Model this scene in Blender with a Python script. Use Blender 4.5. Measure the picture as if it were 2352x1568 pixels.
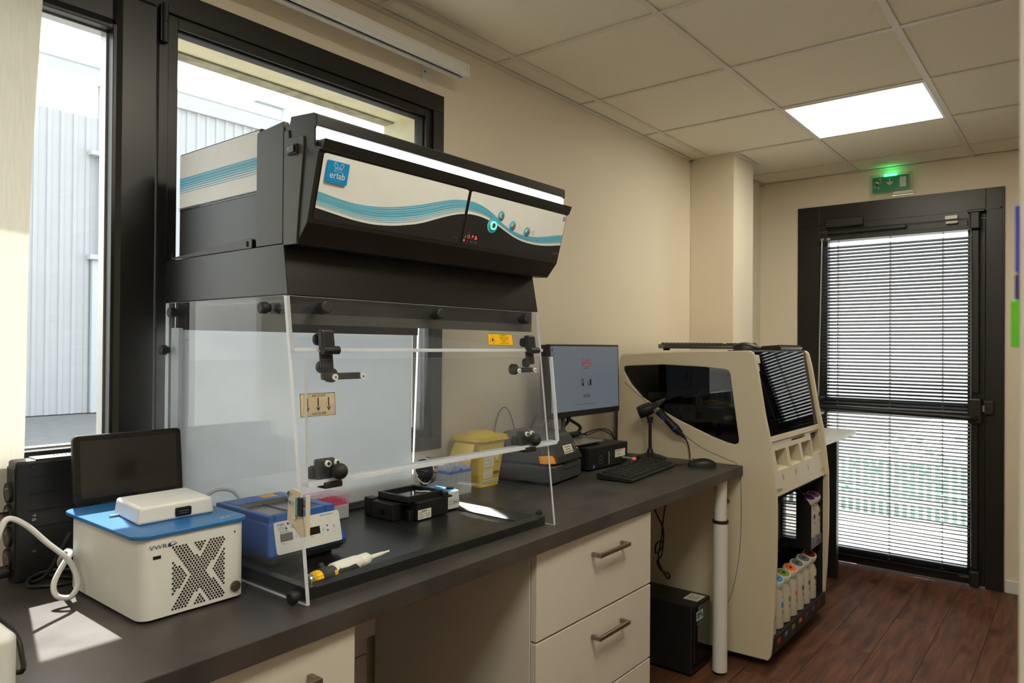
import bpy, bmesh, math, random
from mathutils import Vector, Matrix
random.seed(7)
for o in list(bpy.data.objects): bpy.data.objects.remove(o)
scn = bpy.context.scene
COL = scn.collection

# ------------------------------------------------------------------ camera
cam_d = bpy.data.cameras.new('camera'); cam = bpy.data.objects.new('camera', cam_d); COL.objects.link(cam)
yaw, pit, roll = 0.67709, 0.007434, -0.007478
cy, sy, cp, sp = math.cos(yaw), math.sin(yaw), math.cos(pit), math.sin(pit)
fw = Vector((cy*cp, sy*cp, sp)); rt = Vector((sy, -cy, 0)); dn = fw.cross(rt)
r2 = rt*math.cos(roll)+dn*math.sin(roll); d2 = dn*math.cos(roll)-rt*math.sin(roll)
m = Matrix.Identity(4)
for i in range(3): m[i][0], m[i][1], m[i][2] = r2[i], -d2[i], -fw[i]
m.translation = Vector((-2.1235, -1.8256, 1.3448))
cam.matrix_world = m
cam_d.sensor_width = 36; cam_d.lens = 1639.4/2352*36; cam_d.clip_start = 0.05; cam_d.clip_end = 200
cam_d.dof.use_dof = True; cam_d.dof.focus_distance = 2.0; cam_d.dof.aperture_fstop = 8
scn.camera = cam

# ------------------------------------------------------------------ world, sun, exposure
scn.view_settings.view_transform = 'Standard'; scn.view_settings.look = 'None'
scn.view_settings.gamma = 1; scn.view_settings.use_curve_mapping = False
scn.view_settings.exposure = 1.08
SUN_E, SKY_E, LED_E, HOOD_E = 7.0, .70, 11.0, 7.5
w = bpy.data.worlds.new('sky'); scn.world = w; w.use_nodes = True
nt = w.node_tree; bg = nt.nodes['Background']
sky = nt.nodes.new('ShaderNodeTexSky'); sky.sky_type = 'NISHITA'; sky.sun_disc = False
sky.sun_elevation = math.radians(49); sky.sun_rotation = math.radians(18); sky.dust_density = 4; sky.air_density = 1.5
hz = nt.nodes.new('ShaderNodeMix'); hz.data_type = 'RGBA'; hz.inputs[0].default_value = 0.85
nt.links.new(sky.outputs[0], hz.inputs[6]); hz.inputs[7].default_value = (1.58, 1.6, 1.62, 1)
nt.links.new(hz.outputs[2], bg.inputs[0]); bg.inputs[1].default_value = SKY_E
sd = bpy.data.lights.new('sun', 'SUN'); sd.energy = SUN_E; sd.angle = 0.0093; sd.color = (1, .95, .87)
sun = bpy.data.objects.new('sun', sd); COL.objects.link(sun)
SUN_DIR = Vector((-.25, -.949, -1.36)).normalized()
sun.rotation_euler = SUN_DIR.to_track_quat('-Z', 'Y').to_euler(); sun.location = (3, 6, 8)

# ------------------------------------------------------------------ materials
def lin(c): return tuple(((x/255)/12.92 if x/255 <= .04045 else ((x/255+.055)/1.055)**2.4) for x in c)
def M(name, col, rough=.5, metal=0., noise=.06, ns=30., bump=0., bs=200., spec=.5, emit=0., ecol=None, trans=0., coat=0., stretch=None, alpha=None):
    ma = bpy.data.materials.new(name); ma.use_nodes = True
    nt = ma.node_tree; b = nt.nodes['Principled BSDF']; L = nt.links.new
    c = lin(col)
    b.inputs['Roughness'].default_value = rough; b.inputs['Metallic'].default_value = metal
    b.inputs['Specular IOR Level'].default_value = spec; b.inputs['Coat Weight'].default_value = coat
    tc = nt.nodes.new('ShaderNodeTexCoord'); mp = nt.nodes.new('ShaderNodeMapping'); L(tc.outputs['Object'], mp.inputs[0])
    if stretch: mp.inputs['Scale'].default_value = stretch
    n = nt.nodes.new('ShaderNodeTexNoise'); n.inputs['Scale'].default_value = ns; n.inputs['Detail'].default_value = 5
    L(mp.outputs[0], n.inputs['Vector'])
    r = nt.nodes.new('ShaderNodeValToRGB'); L(n.outputs['Fac'], r.inputs[0])
    r.color_ramp.elements[0].position = .3; r.color_ramp.elements[1].position = .7
    r.color_ramp.elements[0].color = tuple(x*(1-noise) for x in c)+(1,); r.color_ramp.elements[1].color = tuple(min(1, x*(1+noise)) for x in c)+(1,)
    L(r.outputs[0], b.inputs['Base Color'])
    if bump:
        n2 = nt.nodes.new('ShaderNodeTexNoise'); n2.inputs['Scale'].default_value = bs; n2.inputs['Detail'].default_value = 3
        L(mp.outputs[0], n2.inputs['Vector'])
        bu = nt.nodes.new('ShaderNodeBump'); bu.inputs['Strength'].default_value = bump; bu.inputs['Distance'].default_value = .001
        L(n2.outputs['Fac'], bu.inputs['Height']); L(bu.outputs[0], b.inputs['Normal'])
    if emit:
        b.inputs['Emission Color'].default_value = (ecol or (1, 1, 1))+(1,); b.inputs['Emission Strength'].default_value = emit
    if trans:   # translucent sheet
        out = nt.nodes['Material Output']; t = nt.nodes.new('ShaderNodeBsdfTranslucent'); mx = nt.nodes.new('ShaderNodeMixShader')
        mx.inputs[0].default_value = trans; L(r.outputs[0], t.inputs[0]); L(b.outputs[0], mx.inputs[1]); L(t.outputs[0], mx.inputs[2]); L(mx.outputs[0], out.inputs[0])
    return ma
def clear(name, tint, ior=1.45, haze=.0, hcol=(.8, .87, 1), rough=0.0):
    ma = bpy.data.materials.new(name); ma.use_nodes = True; nt = ma.node_tree; nt.nodes.clear(); L = nt.links.new
    out = nt.nodes.new('ShaderNodeOutputMaterial'); t = nt.nodes.new('ShaderNodeBsdfTransparent'); t.inputs[0].default_value = tuple(tint)+(1,)
    g = nt.nodes.new('ShaderNodeBsdfGlossy'); g.inputs['Roughness'].default_value = rough
    lw = nt.nodes.new('ShaderNodeLayerWeight'); lw.inputs[0].default_value = .5
    pw = nt.nodes.new('ShaderNodeMath'); pw.operation = 'POWER'; L(lw.outputs['Facing'], pw.inputs[0]); pw.inputs[1].default_value = 5
    r0 = ((ior-1)/(ior+1))**2
    fr = nt.nodes.new('ShaderNodeMath'); fr.operation = 'MULTIPLY_ADD'; L(pw.outputs[0], fr.inputs[0]); fr.inputs[1].default_value = 1-r0; fr.inputs[2].default_value = r0
    ns = nt.nodes.new('ShaderNodeTexNoise'); ns.inputs['Scale'].default_value = 9; ns.inputs['Detail'].default_value = 6
    tc = nt.nodes.new('ShaderNodeTexCoord'); L(tc.outputs['Object'], ns.inputs['Vector'])
    mx = nt.nodes.new('ShaderNodeMixShader'); L(fr.outputs[0], mx.inputs[0]); L(t.outputs[0], mx.inputs[1]); L(g.outputs[0], mx.inputs[2])
    if haze:
        d = nt.nodes.new('ShaderNodeBsdfDiffuse'); d.inputs[0].default_value = tuple(hcol)+(1,)
        m2 = nt.nodes.new('ShaderNodeMixShader'); mu = nt.nodes.new('ShaderNodeMath'); mu.operation = 'MULTIPLY'
        L(ns.outputs['Fac'], mu.inputs[0]); mu.inputs[1].default_value = haze*2
        L(mu.outputs[0], m2.inputs[0]); L(mx.outputs[0], m2.inputs[1]); L(d.outputs[0], m2.inputs[2]); L(m2.outputs[0], out.inputs[0])
    else: L(mx.outputs[0], out.inputs[0])
    return ma
MT = dict(
 wall=M('wall_paint', (226, 216, 198), .8, ns=3, noise=.015, bump=.12, bs=260),
 ceil=M('ceiling_tile_board', (228, 221, 203), .95, ns=160, noise=.05, bump=.35, bs=500),
 bar=M('ceiling_bar_paint', (214, 208, 194), .6, noise=.02),
 frame=M('black_aluminium', (20, 20, 19), .36, noise=.1, bump=.12, bs=900),
 black=M('black_plastic', (26, 26, 27), .42, noise=.1, bump=.08, bs=700),
 gloss=M('gloss_black', (12, 12, 13), .08, noise=.05),
 matte=M('matte_black', (20, 20, 20), .75, noise=.1),
 rubber=M('black_rubber', (24, 24, 25), .6, noise=.08),
 powder=M('hood_powder_coat', (66, 66, 64), .36, noise=.06, ns=8, bump=.4, bs=1100),
 powderd=M('hood_dark_coat', (20, 20, 19), .30, noise=.06, ns=8, bump=.25, bs=1100, spec=.5),
 tray=M('black_tray', (30, 31, 32), .3, noise=.08, ns=6, bump=.1, bs=500),
 white=M('white_plastic', (220, 221, 220), .38, noise=.02),
 offw=M('instrument_cream', (212, 202, 178), .42, noise=.015, ns=6, bump=.05, bs=900),
 cab=M('white_laminate', (208, 203, 194), .45, noise=.015, ns=10),
 label=M('paper_label', (226, 222, 208), .7, noise=.03),
 ink=M('dark_ink', (30, 30, 32), .7, noise=.05),
 navy=M('navy_ink', (28, 52, 110), .6, noise=.05),
 vblue=M('blue_lid', (28, 104, 170), .35, noise=.04, bump=.08, bs=900),
 hblue=M('blue_housing', (44, 94, 172), .35, noise=.03),
 cyan=M('cyan_print', (72, 172, 210), .5, noise=.04),
 logo=M('blue_badge', (0, 136, 204), .25, noise=.04),
 yellow=M('yellow_bin_plastic', (255, 222, 70), .4, noise=.03, trans=.25),
 yel=M('yellow_plastic', (245, 196, 20), .4, noise=.04),
 orange=M('orange_plastic', (245, 160, 20), .35, noise=.04),
 red=M('red_print', (196, 40, 50), .5, noise=.04),
 green=M('green_print', (110, 150, 30), .5, noise=.04),
 org=M('orange_print', (236, 110, 40), .5, noise=.04),
 blu=M('blue_print', (50, 140, 210), .5, noise=.04),
 grey=M('grey_print', (96, 100, 104), .5, noise=.04),
 purple=M('purple_print', (130, 60, 150), .5, noise=.04),
 dpurple=M('dark_purple_print', (70, 26, 110), .5, noise=.04),
 dred=M('dark_red_print', (120, 40, 30), .5, noise=.04),
 lilac=M('lilac_dot', (158, 138, 186), .5, noise=.04),
 steel=M('brushed_steel', (176, 172, 164), .3, metal=1, noise=.06, ns=40, stretch=(1, 12, 12)),
 nickel=M('nickel_handle', (150, 140, 126), .35, metal=1, noise=.05, ns=60, stretch=(8, 1, 1)),
 chrome=M('chrome', (230, 230, 228), .12, metal=1, noise=.02),
 silver=M('silver_plastic', (170, 172, 170), .32, metal=.7, noise=.03),
 curtain=M('curtain_weave', (228, 226, 214), .9, noise=.05, ns=220, stretch=(1, 1, .08), trans=.24),
 cable=M('white_cable', (220, 220, 222), .45, noise=.03),
 bcable=M('black_cable', (22, 22, 23), .5, noise=.05),
 rear=M('white_back_panel', (226, 231, 235), .3, noise=.02, trans=.30),
 edge=M('acrylic_edge', (238, 242, 250), .25, noise=.03, trans=.5),
 screen=M('monitor_screen', (20, 24, 28), .3, noise=.02, emit=.13, ecol=(.37, .43, .48)),
 ledd=M('led_diffuser_far', (250, 250, 245), .5, noise=.01, emit=LED_E*.64, ecol=(1.0, .94, .75)),
 ledw=M('led_diffuser', (250, 250, 245), .5, noise=.01, emit=LED_E, ecol=(1.0, .94, .75)),
 hoodled=M('hood_led', (250, 250, 250), .5, noise=.01, emit=HOOD_E, ecol=(.92, .97, 1.0)),
 gled=M('green_led', (20, 200, 90), .4, noise=.02, emit=3.5, ecol=(.05, 1.0, .25)),
 rled=M('red_led', (220, 30, 40), .4, noise=.02, emit=.35, ecol=(1.0, .1, .1)),
 exitg=M('exit_green', (0, 104, 58), .35, noise=.04, emit=.02, ecol=(.0, .5, .2)),
 exitw=M('exit_white', (196, 200, 180), .4, noise=.04),
 bottle=M('bottle_plastic', (226, 220, 206), .35, noise=.03, trans=.3),
 tipw=M('tip_box_frosted', (232, 236, 242), .3, noise=.02, trans=.45),
 tipb=M('tip_rack_blue', (70, 120, 220), .4, noise=.04),
 pinkp=M('pink_rack', (226, 30, 120), .4, noise=.05),
 print_t=M('printer_grey', (62, 63, 64), .5, noise=.05, bump=.15, bs=1000),
 pipw=M('pipette_white', (232, 232, 228), .35, noise=.02),
 pipg=M('pipette_grey', (58, 62, 66), .5, noise=.04),
 conc=M('concrete_reveal', (214, 208, 180), .9, noise=.07, ns=12, bump=.4, bs=90),
 mould=M('stained_concrete', (150, 146, 126), .95, noise=.3, ns=25, bump=.4, bs=120),
 siding=M('painted_siding', (180, 182, 183), .55, noise=.03, ns=3),
 pipe=M('pale_zinc', (190, 196, 200), .5, noise=.05),
 terrace=M('pale_terrace', (216, 216, 212), .85, noise=.08, ns=2.5, bump=.2, bs=60),
 asphalt=M('grey_asphalt', (120, 120, 118), .9, noise=.1, ns=6),
 fence=M('green_fence', (150, 178, 170), .6, noise=.15, ns=6),
 slat=M('black_slat', (72, 78, 90), .42, noise=.06),
 tabb=M('blue_tab', (40, 54, 190), .4, noise=.04), tabn=M('navy_tab', (34, 40, 120), .4, noise=.04), tabg=M('green_tab', (90, 190, 24), .4, noise=.04),
 darkin=M('dark_interior', (84, 82, 77), .6, noise=.1),
 greyin=M('grey_mechanism', (176, 174, 166), .5, noise=.1),
 tan=M('tan_sticker', (206, 186, 150), .6, noise=.03),
 ylab=M('yellow_sticker', (246, 190, 0), .5, noise=.03),
 teal=M('teal_switch', (90, 160, 168), .4, noise=.05),
 glass=clear('window_glass', (.97, .985, .98), 1.42),
 acryl=clear('clear_acrylic', (.965, .975, .985), 1.5, haze=.012),  # bluish diffuse haze stands in for reflected light veiling the panels
 tint=clear('tinted_window', (.48, .48, .49), 1.5),
 cloud=clear('cloudy_lid', (.9, .9, .93), 1.4, haze=.12, hcol=(.9, .93, 1)),
 pinkc=clear('pink_clear_lid', (.97, .84, .9), 1.4, haze=.12, hcol=(1, .82, .9)),
)
def wood_mat():
    ma = bpy.data.materials.new('dark_wood_plank'); ma.use_nodes = True; nt = ma.node_tree; b = nt.nodes['Principled BSDF']; L = nt.links.new
    tc = nt.nodes.new('ShaderNodeTexCoord'); oi = nt.nodes.new('ShaderNodeObjectInfo'); ad = nt.nodes.new('ShaderNodeVectorMath'); ad.operation = 'ADD'
    cm = nt.nodes.new('ShaderNodeVectorMath'); cm.operation = 'SCALE'; cm.inputs[0].default_value = (37, 11, 5); L(oi.outputs['Random'], cm.inputs['Scale'])
    L(tc.outputs['Object'], ad.inputs[0]); L(cm.outputs[0], ad.inputs[1])
    mp = nt.nodes.new('ShaderNodeMapping'); mp.inputs['Scale'].default_value = (1.6, 14, 1); L(ad.outputs[0], mp.inputs[0])
    n = nt.nodes.new('ShaderNodeTexNoise'); n.inputs['Scale'].default_value = 2.2; n.inputs['Detail'].default_value = 9; n.inputs['Distortion'].default_value = .8; L(mp.outputs[0], n.inputs['Vector'])
    mp2 = nt.nodes.new('ShaderNodeMapping'); mp2.inputs['Scale'].default_value = (3.0, 7, 1); L(ad.outputs[0], mp2.inputs[0])
    k = nt.nodes.new('ShaderNodeTexVoronoi'); k.inputs['Scale'].default_value = .8; L(mp2.outputs[0], k.inputs['Vector'])
    kr = nt.nodes.new('ShaderNodeValToRGB'); L(k.outputs['Distance'], kr.inputs[0]); kr.color_ramp.elements[0].position = .03; kr.color_ramp.elements[1].position = .2
    kr.color_ramp.elements[0].color = (.25, .22, .2, 1); kr.color_ramp.elements[1].color = (1, 1, 1, 1)
    r = nt.nodes.new('ShaderNodeValToRGB'); L(n.outputs['Fac'], r.inputs[0])
    r.color_ramp.elements[0].position = .28; r.color_ramp.elements[1].position = .75
    r.color_ramp.elements[0].color = lin((70, 44, 34))+(1,); r.color_ramp.elements[1].color = lin((130, 86, 66))+(1,)
    mu = nt.nodes.new('ShaderNodeMix'); mu.data_type = 'RGBA'; mu.blend_type = 'MULTIPLY'; mu.inputs[0].default_value = 1
    L(r.outputs[0], mu.inputs[6]); L(kr.outputs[0], mu.inputs[7])
    hv = nt.nodes.new('ShaderNodeHueSaturation'); mr = nt.nodes.new('ShaderNodeMapRange'); mr.inputs[3].default_value = .8; mr.inputs[4].default_value = 1.15
    L(oi.outputs['Random'], mr.inputs[0]); L(mr.outputs[0], hv.inputs['Value']); L(mu.outputs[2], hv.inputs['Color']); L(hv.outputs[0], b.inputs['Base Color'])
    b.inputs['Roughness'].default_value = .5
    bu = nt.nodes.new('ShaderNodeBump'); bu.inputs['Strength'].default_value = .15; L(n.outputs['Fac'], bu.inputs['Height']); L(bu.outputs[0], b.inputs['Normal'])
    return ma
MT['wood'] = wood_mat()
def top_mat():
    ma = M('dark_laminate', (60, 56, 53), .42, noise=.34, ns=7, bump=.18, bs=420)
    nt = ma.node_tree; b = nt.nodes['Principled BSDF']
    n = nt.nodes.new('ShaderNodeTexNoise'); n.inputs['Scale'].default_value = 14; n.inputs['Detail'].default_value = 8
    tc = nt.nodes.new('ShaderNodeTexCoord'); nt.links.new(tc.outputs['Object'], n.inputs['Vector'])
    r = nt.nodes.new('ShaderNodeMapRange'); r.inputs[3].default_value = .34; r.inputs[4].default_value = .52
    nt.links.new(n.outputs['Fac'], r.inputs[0]); nt.links.new(r.outputs[0], b.inputs['Roughness'])
    return ma
MT['top'] = top_mat()

# ------------------------------------------------------------------ geometry helpers
class G:
    def __init__(s, mat=None): s.v = []; s.f = []; s.m = []; s.s = []; s.M = mat
    def add(s, vs, fs, m=0, sm=False):
        k = len(s.v)
        for p in vs:
            p = Vector(p); s.v.append(s.M @ p if s.M else p)
        for f in fs: s.f.append([k+i for i in f]); s.m.append(m); s.s.append(sm)
    def box(s, a, b, m=0):
        x0, y0, z0 = [min(a[i], b[i]) for i in range(3)]; x1, y1, z1 = [max(a[i], b[i]) for i in range(3)]
        s.add([(x0, y0, z0), (x1, y0, z0), (x1, y1, z0), (x0, y1, z0), (x0, y0, z1), (x1, y0, z1), (x1, y1, z1), (x0, y1, z1)],
              [(3, 2, 1, 0), (4, 5, 6, 7), (0, 1, 5, 4), (1, 2, 6, 5), (2, 3, 7, 6), (3, 0, 4, 7)], m); return s
    def hexa(s, bot, top, m=0):
        s.add(list(bot)+list(top), [(3, 2, 1, 0), (4, 5, 6, 7), (0, 1, 5, 4), (1, 2, 6, 5), (2, 3, 7, 6), (3, 0, 4, 7)], m); return s
    def prism(s, poly, ax, lo, hi, m=0, mside=None, sm=False):
        def P(p, t): return {'x': (t, p[0], p[1]), 'y': (p[0], t, p[1]), 'z': (p[0], p[1], t)}[ax]
        ar = sum(poly[i][0]*poly[(i+1) % len(poly)][1]-poly[(i+1) % len(poly)][0]*poly[i][1] for i in range(len(poly)))
        if (ar < 0) != (ax == 'y'): poly = poly[::-1]
        n = len(poly); s.add([P(p, lo) for p in poly]+[P(p, hi) for p in poly], [list(range(n))[::-1], [n+i for i in range(n)]], m)
        k = len(s.v)-2*n
        for i in range(n):
            j = (i+1) % n; s.f.append([k+i, k+j, k+n+j, k+n+i]); s.m.append(m if mside is None else mside); s.s.append(sm)
        return s
    def quad(s, a, b, c, d, m=0): s.add([a, b, c, d], [(0, 1, 2, 3)], m); return s
    def cyl(s, p0, p1, r0, r1=None, n=20, m=0, caps=True):
        p0, p1 = Vector(p0), Vector(p1); r1 = r0 if r1 is None else r1
        d = (p1-p0).normalized(); a = d.orthogonal().normalized(); b = d.cross(a)
        vs = []
        for p, r in ((p0, r0), (p1, r1)):
            for i in range(n): t = 2*math.pi*i/n; vs.append(p+(a*math.cos(t)+b*math.sin(t))*r)
        s.add(vs, [(i, (i+1) % n, n+(i+1) % n, n+i) for i in range(n)], m, True)
        if caps: s.add(vs[:n], [list(range(n))[::-1]], m); s.add(vs[n:], [list(range(n))], m)
        return s
    def lathe(s, prof, c=(0, 0, 0), n=28, m=0, R=None):
        R = R or Matrix.Identity(3); c = Vector(c); vs = []
        for r, z in prof:
            for i in range(n): t = 2*math.pi*i/n; vs.append(c+R @ Vector((r*math.cos(t), r*math.sin(t), z)))
        fs = []
        for j in range(len(prof)-1):
            for i in range(n): fs.append((j*n+i, j*n+(i+1) % n, (j+1)*n+(i+1) % n, (j+1)*n+i))
        s.add(vs, fs, m, True)
        if prof[0][0] > 1e-5: s.add(vs[:n], [list(range(n))[::-1]], m)
        if prof[-1][0] > 1e-5: s.add(vs[-n:], [list(range(n))], m)
        return s
    def sphere(s, c, r, n=16, m=0, sc=(1, 1, 1)):
        prof = [(max(1e-4, r*math.sin(math.pi*i/10)), -r*math.cos(math.pi*i/10)) for i in range(11)]
        R = Matrix.Diagonal(Vector(sc)).to_3x3(); return s.lathe(prof, c, n, m, R)
    def tube(s, pts, r, n=8, m=0, res=6, taper=None):
        P = [Vector(p) for p in pts]; Q = []
        for i in range(len(P)-1):
            a, b, c, d = P[max(0, i-1)], P[i], P[i+1], P[min(len(P)-1, i+2)]
            for k in range(res):
                t = k/res; Q.append(.5*((2*b)+(c-a)*t+(2*a-5*b+4*c-d)*t*t+(3*b-a-3*c+d)*t**3))
        Q.append(P[-1]); up = Vector((.3, .2, 1)); vs = []; prev = None
        for i, p in enumerate(Q):
            d = (Q[min(i+1, len(Q)-1)]-Q[max(i-1, 0)]).normalized()
            a = d.orthogonal().normalized() if prev is None else (prev-d*prev.dot(d)).normalized()
            prev = a; b = d.cross(a); rr = r if taper is None else r*(1+(taper-1)*i/(len(Q)-1))
            for k in range(n): t = 2*math.pi*k/n; vs.append(p+(a*math.cos(t)+b*math.sin(t))*rr)
        L = len(Q); s.add(vs, [(j*n+i, j*n+(i+1) % n, (j+1)*n+(i+1) % n, (j+1)*n+i) for j in range(L-1) for i in range(n)], m, True)
        s.add(vs[:n], [list(range(n))[::-1]], m); s.add(vs[-n:], [list(range(n))], m); return s
def rrect(x0, y0, x1, y1, r, n=5):
    out = []
    for cx, cy_, a in ((x1-r, y1-r, 0), (x0+r, y1-r, 90), (x0+r, y0+r, 180), (x1-r, y0+r, 270)):
        for i in range(n+1): t = math.radians(a+90*i/n); out.append((cx+r*math.cos(t), cy_+r*math.sin(t)))
    return out
INV = {}
def inv_of(parent):
    p = parent
    while p.parent: p = p.parent
    return INV.get(p.name)
def mk(name, g, mats, parent=None, bev=0., seg=2, label=None, ang=35, origin=None):
    me = bpy.data.meshes.new(name)
    iv = inv_of(parent) if parent else (Matrix.Translation(-Vector(origin)) if origin else None)
    vs = [iv @ v for v in g.v] if iv else g.v
    me.from_pydata([tuple(v) for v in vs], [], g.f)
    if not isinstance(mats, (list, tuple)): mats = [mats]
    for x in mats: me.materials.append(MT[x] if isinstance(x, str) else x)
    me.polygons.foreach_set('material_index', g.m); me.polygons.foreach_set('use_smooth', g.s)
    me.update()
    if any(g.s): me.set_sharp_from_angle(angle=math.radians(ang))
    o = bpy.data.objects.new(name, me); COL.objects.link(o)
    if parent: o.parent = parent
    elif origin: o.location = origin; INV[o.name] = Matrix.Translation(-Vector(origin))
    if bev:
        b = o.modifiers.new('bevel', 'BEVEL'); b.width = bev; b.segments = seg; b.limit_method = 'ANGLE'; b.angle_limit = math.radians(40)
    if label: o['label'] = label
    return o
def tag(o, label, cat, group=None):
    o['label'] = label; o['category'] = cat
    if group: o['group'] = group
    return o
def thing(name, label, cat, loc, rz=0., group=None, local=False):
    o = bpy.data.objects.new(name, None); COL.objects.link(o); o.empty_display_size = .05
    o.location = loc; o.rotation_euler = (0, 0, rz); tag(o, label, cat, group)
    if not local: INV[o.name] = (Matrix.Translation(Vector(loc)) @ Matrix.Rotation(rz, 4, 'Z')).inverted()
    return o
def struct(name, g, mats, bev=0.):
    o = mk(name, g, mats, bev=bev); o['kind'] = 'structure'; return o
def stuff(o): o['kind'] = 'stuff'; return o
def share(src, name, parent, loc=None, M_=None):
    o = bpy.data.objects.new(name, src.data); COL.objects.link(o); o.parent = parent
    if M_ is not None: o.matrix_local = M_
    elif loc is not None: o.location = loc
    for md in src.modifiers:
        n = o.modifiers.new(md.name, md.type)
        if md.type == 'BEVEL': n.width = md.width; n.segments = md.segments; n.limit_method = md.limit_method; n.angle_limit = md.angle_limit
    return o
def text(s, size, mat, parent, org, xd=(1, 0, 0), yd=(0, 0, 1), name='lettering', align='LEFT', lift=.0005, sx=1., shear=0., spacing=1.):
    cu = bpy.data.curves.new(name, 'FONT'); cu.body = s; cu.size = size; cu.align_x = align; cu.shear = shear; cu.space_character = spacing; cu.resolution_u = 2
    t = bpy.data.objects.new(name, cu); COL.objects.link(t)
    bpy.context.view_layer.update()
    me = bpy.data.meshes.new_from_object(t.evaluated_get(bpy.context.evaluated_depsgraph_get()))
    bpy.data.objects.remove(t); bpy.data.curves.remove(cu)
    x = Vector(xd).normalized(); y = Vector(yd); y = (y-x*y.dot(x)).normalized(); n = x.cross(y)
    mt = Matrix.Identity(4)
    for i in range(3): mt[i][0], mt[i][1], mt[i][2], mt[i][3] = x[i]*sx, y[i], n[i], org[i]+n[i]*lift
    iv = inv_of(parent) if parent else None
    me.transform((iv @ mt) if iv else mt)
    me.name = name; me.materials.clear(); me.materials.append(MT[mat])
    o = bpy.data.objects.new(name, me); COL.objects.link(o)
    if parent: o.parent = parent
    return o
def plane_M(org, xd, yd):
    x = Vector(xd).normalized(); y = Vector(yd); y = (y-x*y.dot(x)).normalized(); n = x.cross(y); mt = Matrix.Identity(4)
    for i in range(3): mt[i][0], mt[i][1], mt[i][2], mt[i][3] = x[i], y[i], n[i], org[i]
    return mt
def flat(g, rects, z=.0004, m=0):   # thin print on the xy plane of g.M
    for x0, y0, x1, y1 in rects: g.add([(x0, y0, z), (x1, y0, z), (x1, y1, z), (x0, y1, z)], [(0, 1, 2, 3)], m)
    return g
def disc(g, x, y, r, z=.0004, m=0, n=18, ry=None):
    g.add([(x+r*math.cos(2*math.pi*i/n), y+(ry or r)*math.sin(2*math.pi*i/n), z) for i in range(n)], [list(range(n))], m)
def ring(g, x, y, r0, r1, z=.0004, m=0, n=20, sc=1., rot=0.):
    vs = []
    for r in (r0, r1):
        for i in range(n):
            t = 2*math.pi*i/n; a, b = r*math.cos(t), r*math.sin(t)*sc; vs.append((x+a*math.cos(rot)-b*math.sin(rot), y+a*math.sin(rot)+b*math.cos(rot), z))
    g.add(vs, [(i, (i+1) % n, n+(i+1) % n, n+i) for i in range(n)], m)
def band(g, f0, f1, x0, x1, n, z=.0004, m=0):
    for i in range(n):
        a = x0+(x1-x0)*i/n; b = x0+(x1-x0)*(i+1)/n
        g.add([(a, f0(a), z), (b, f0(b), z), (b, f1(b), z), (a, f1(a), z)], [(0, 1, 2, 3)], m)
# ================================================================== THE SETTING
ZC = 2.455
XE = 2.707
# floor with planks
g = G().box((-3.8, -3.2, -.06), (2.85, .24, -.012))
floor = struct('floor', g, 'wood')
pl = None; k = 0
for j in range(17):
    y0 = -3.2+.005+j*.19+.02; off = (j*.53) % 1.22
    x = -3.8-off
    while x < XE:
        a, b = max(x, -3.8), min(x+1.22, XE+.1); x += 1.22
        if b-a < .05 or y0 > .0: continue
        y1 = min(y0+.19, 0.0)
        g = G().box((a+.0008, y0+.0008, -.012), (b-.0008, y1-.0008, 0)); g.M = None
        o = mk('plank', g, 'wood', floor, bev=.0008, seg=1); k += 1
# walls
g = G()
for a, b in (((-3.8, 0, 0), (-2.30, .07, 2.6)), ((-2.30, 0, 0), (-.262, .07, .975)), ((-2.30, 0, 2.253), (-.262, .07, 2.6)), ((-.262, 0, 0), (2.85, .07, 2.6))): g.box(a, b, 0)
for a, b in (((-3.8, .07, 0), (-2.22, .24, 2.6)), ((-2.22, .07, 0), (-.335, .24, 1.035)), ((-2.22, .07, 2.178), (-.335, .24, 2.6)), ((-.335, .07, 0), (2.85, .24, 2.6))): g.box(a, b, 1)
struct('wall_left', g, ['wall', 'conc'])
g = G().box((-2.22, .185, 2.172), (-.335, .239, 2.178)); struct('trim_3', g, 'mould')      # weathered strip under the lintel edge
g = G().box((XE, -.36, 0), (XE+.15, .24, 2.6)).box((XE, -3.2, 0), (XE+.15, -1.465, 2.6)).box((XE, -1.465, 2.25), (XE+.15, -.36, 2.6))
struct('wall_end', g, 'wall')
g = G().box((2.1255, -.104, 0), (XE, 0, 2.6)); struct('wall_corner', g, 'wall')
g = G().box((1.822, -.266, 0), (2.125, 0, 2.6)); struct('column', g, 'wall', bev=.004)
g = G().box((-3.8, -3.35, 0), (2.85, -3.2, 2.6)); struct('wall_right', g, 'wall')
g = G().box((-3.95, -3.35, 0), (-3.8, .24, 2.6)); struct('wall_back', g, 'wall')
g = G().box((XE-.012, -3.2, 0), (XE, -1.478, .07)); struct('baseboard_end', g, 'white', bev=.003)
g = G().box((-1.25, -.012, 0), (.9, 0, .07)); struct('baseboard_left', g, 'white', bev=.003)
# wall boards seen under the bench
for i in range(5):
    g = G().box((-1.19, -.03, .10+i*.13), (-.62, -.012, .10+i*.13+.127)); o = struct('trim_%d' % (10+i), g, 'cab', bev=.002)
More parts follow.
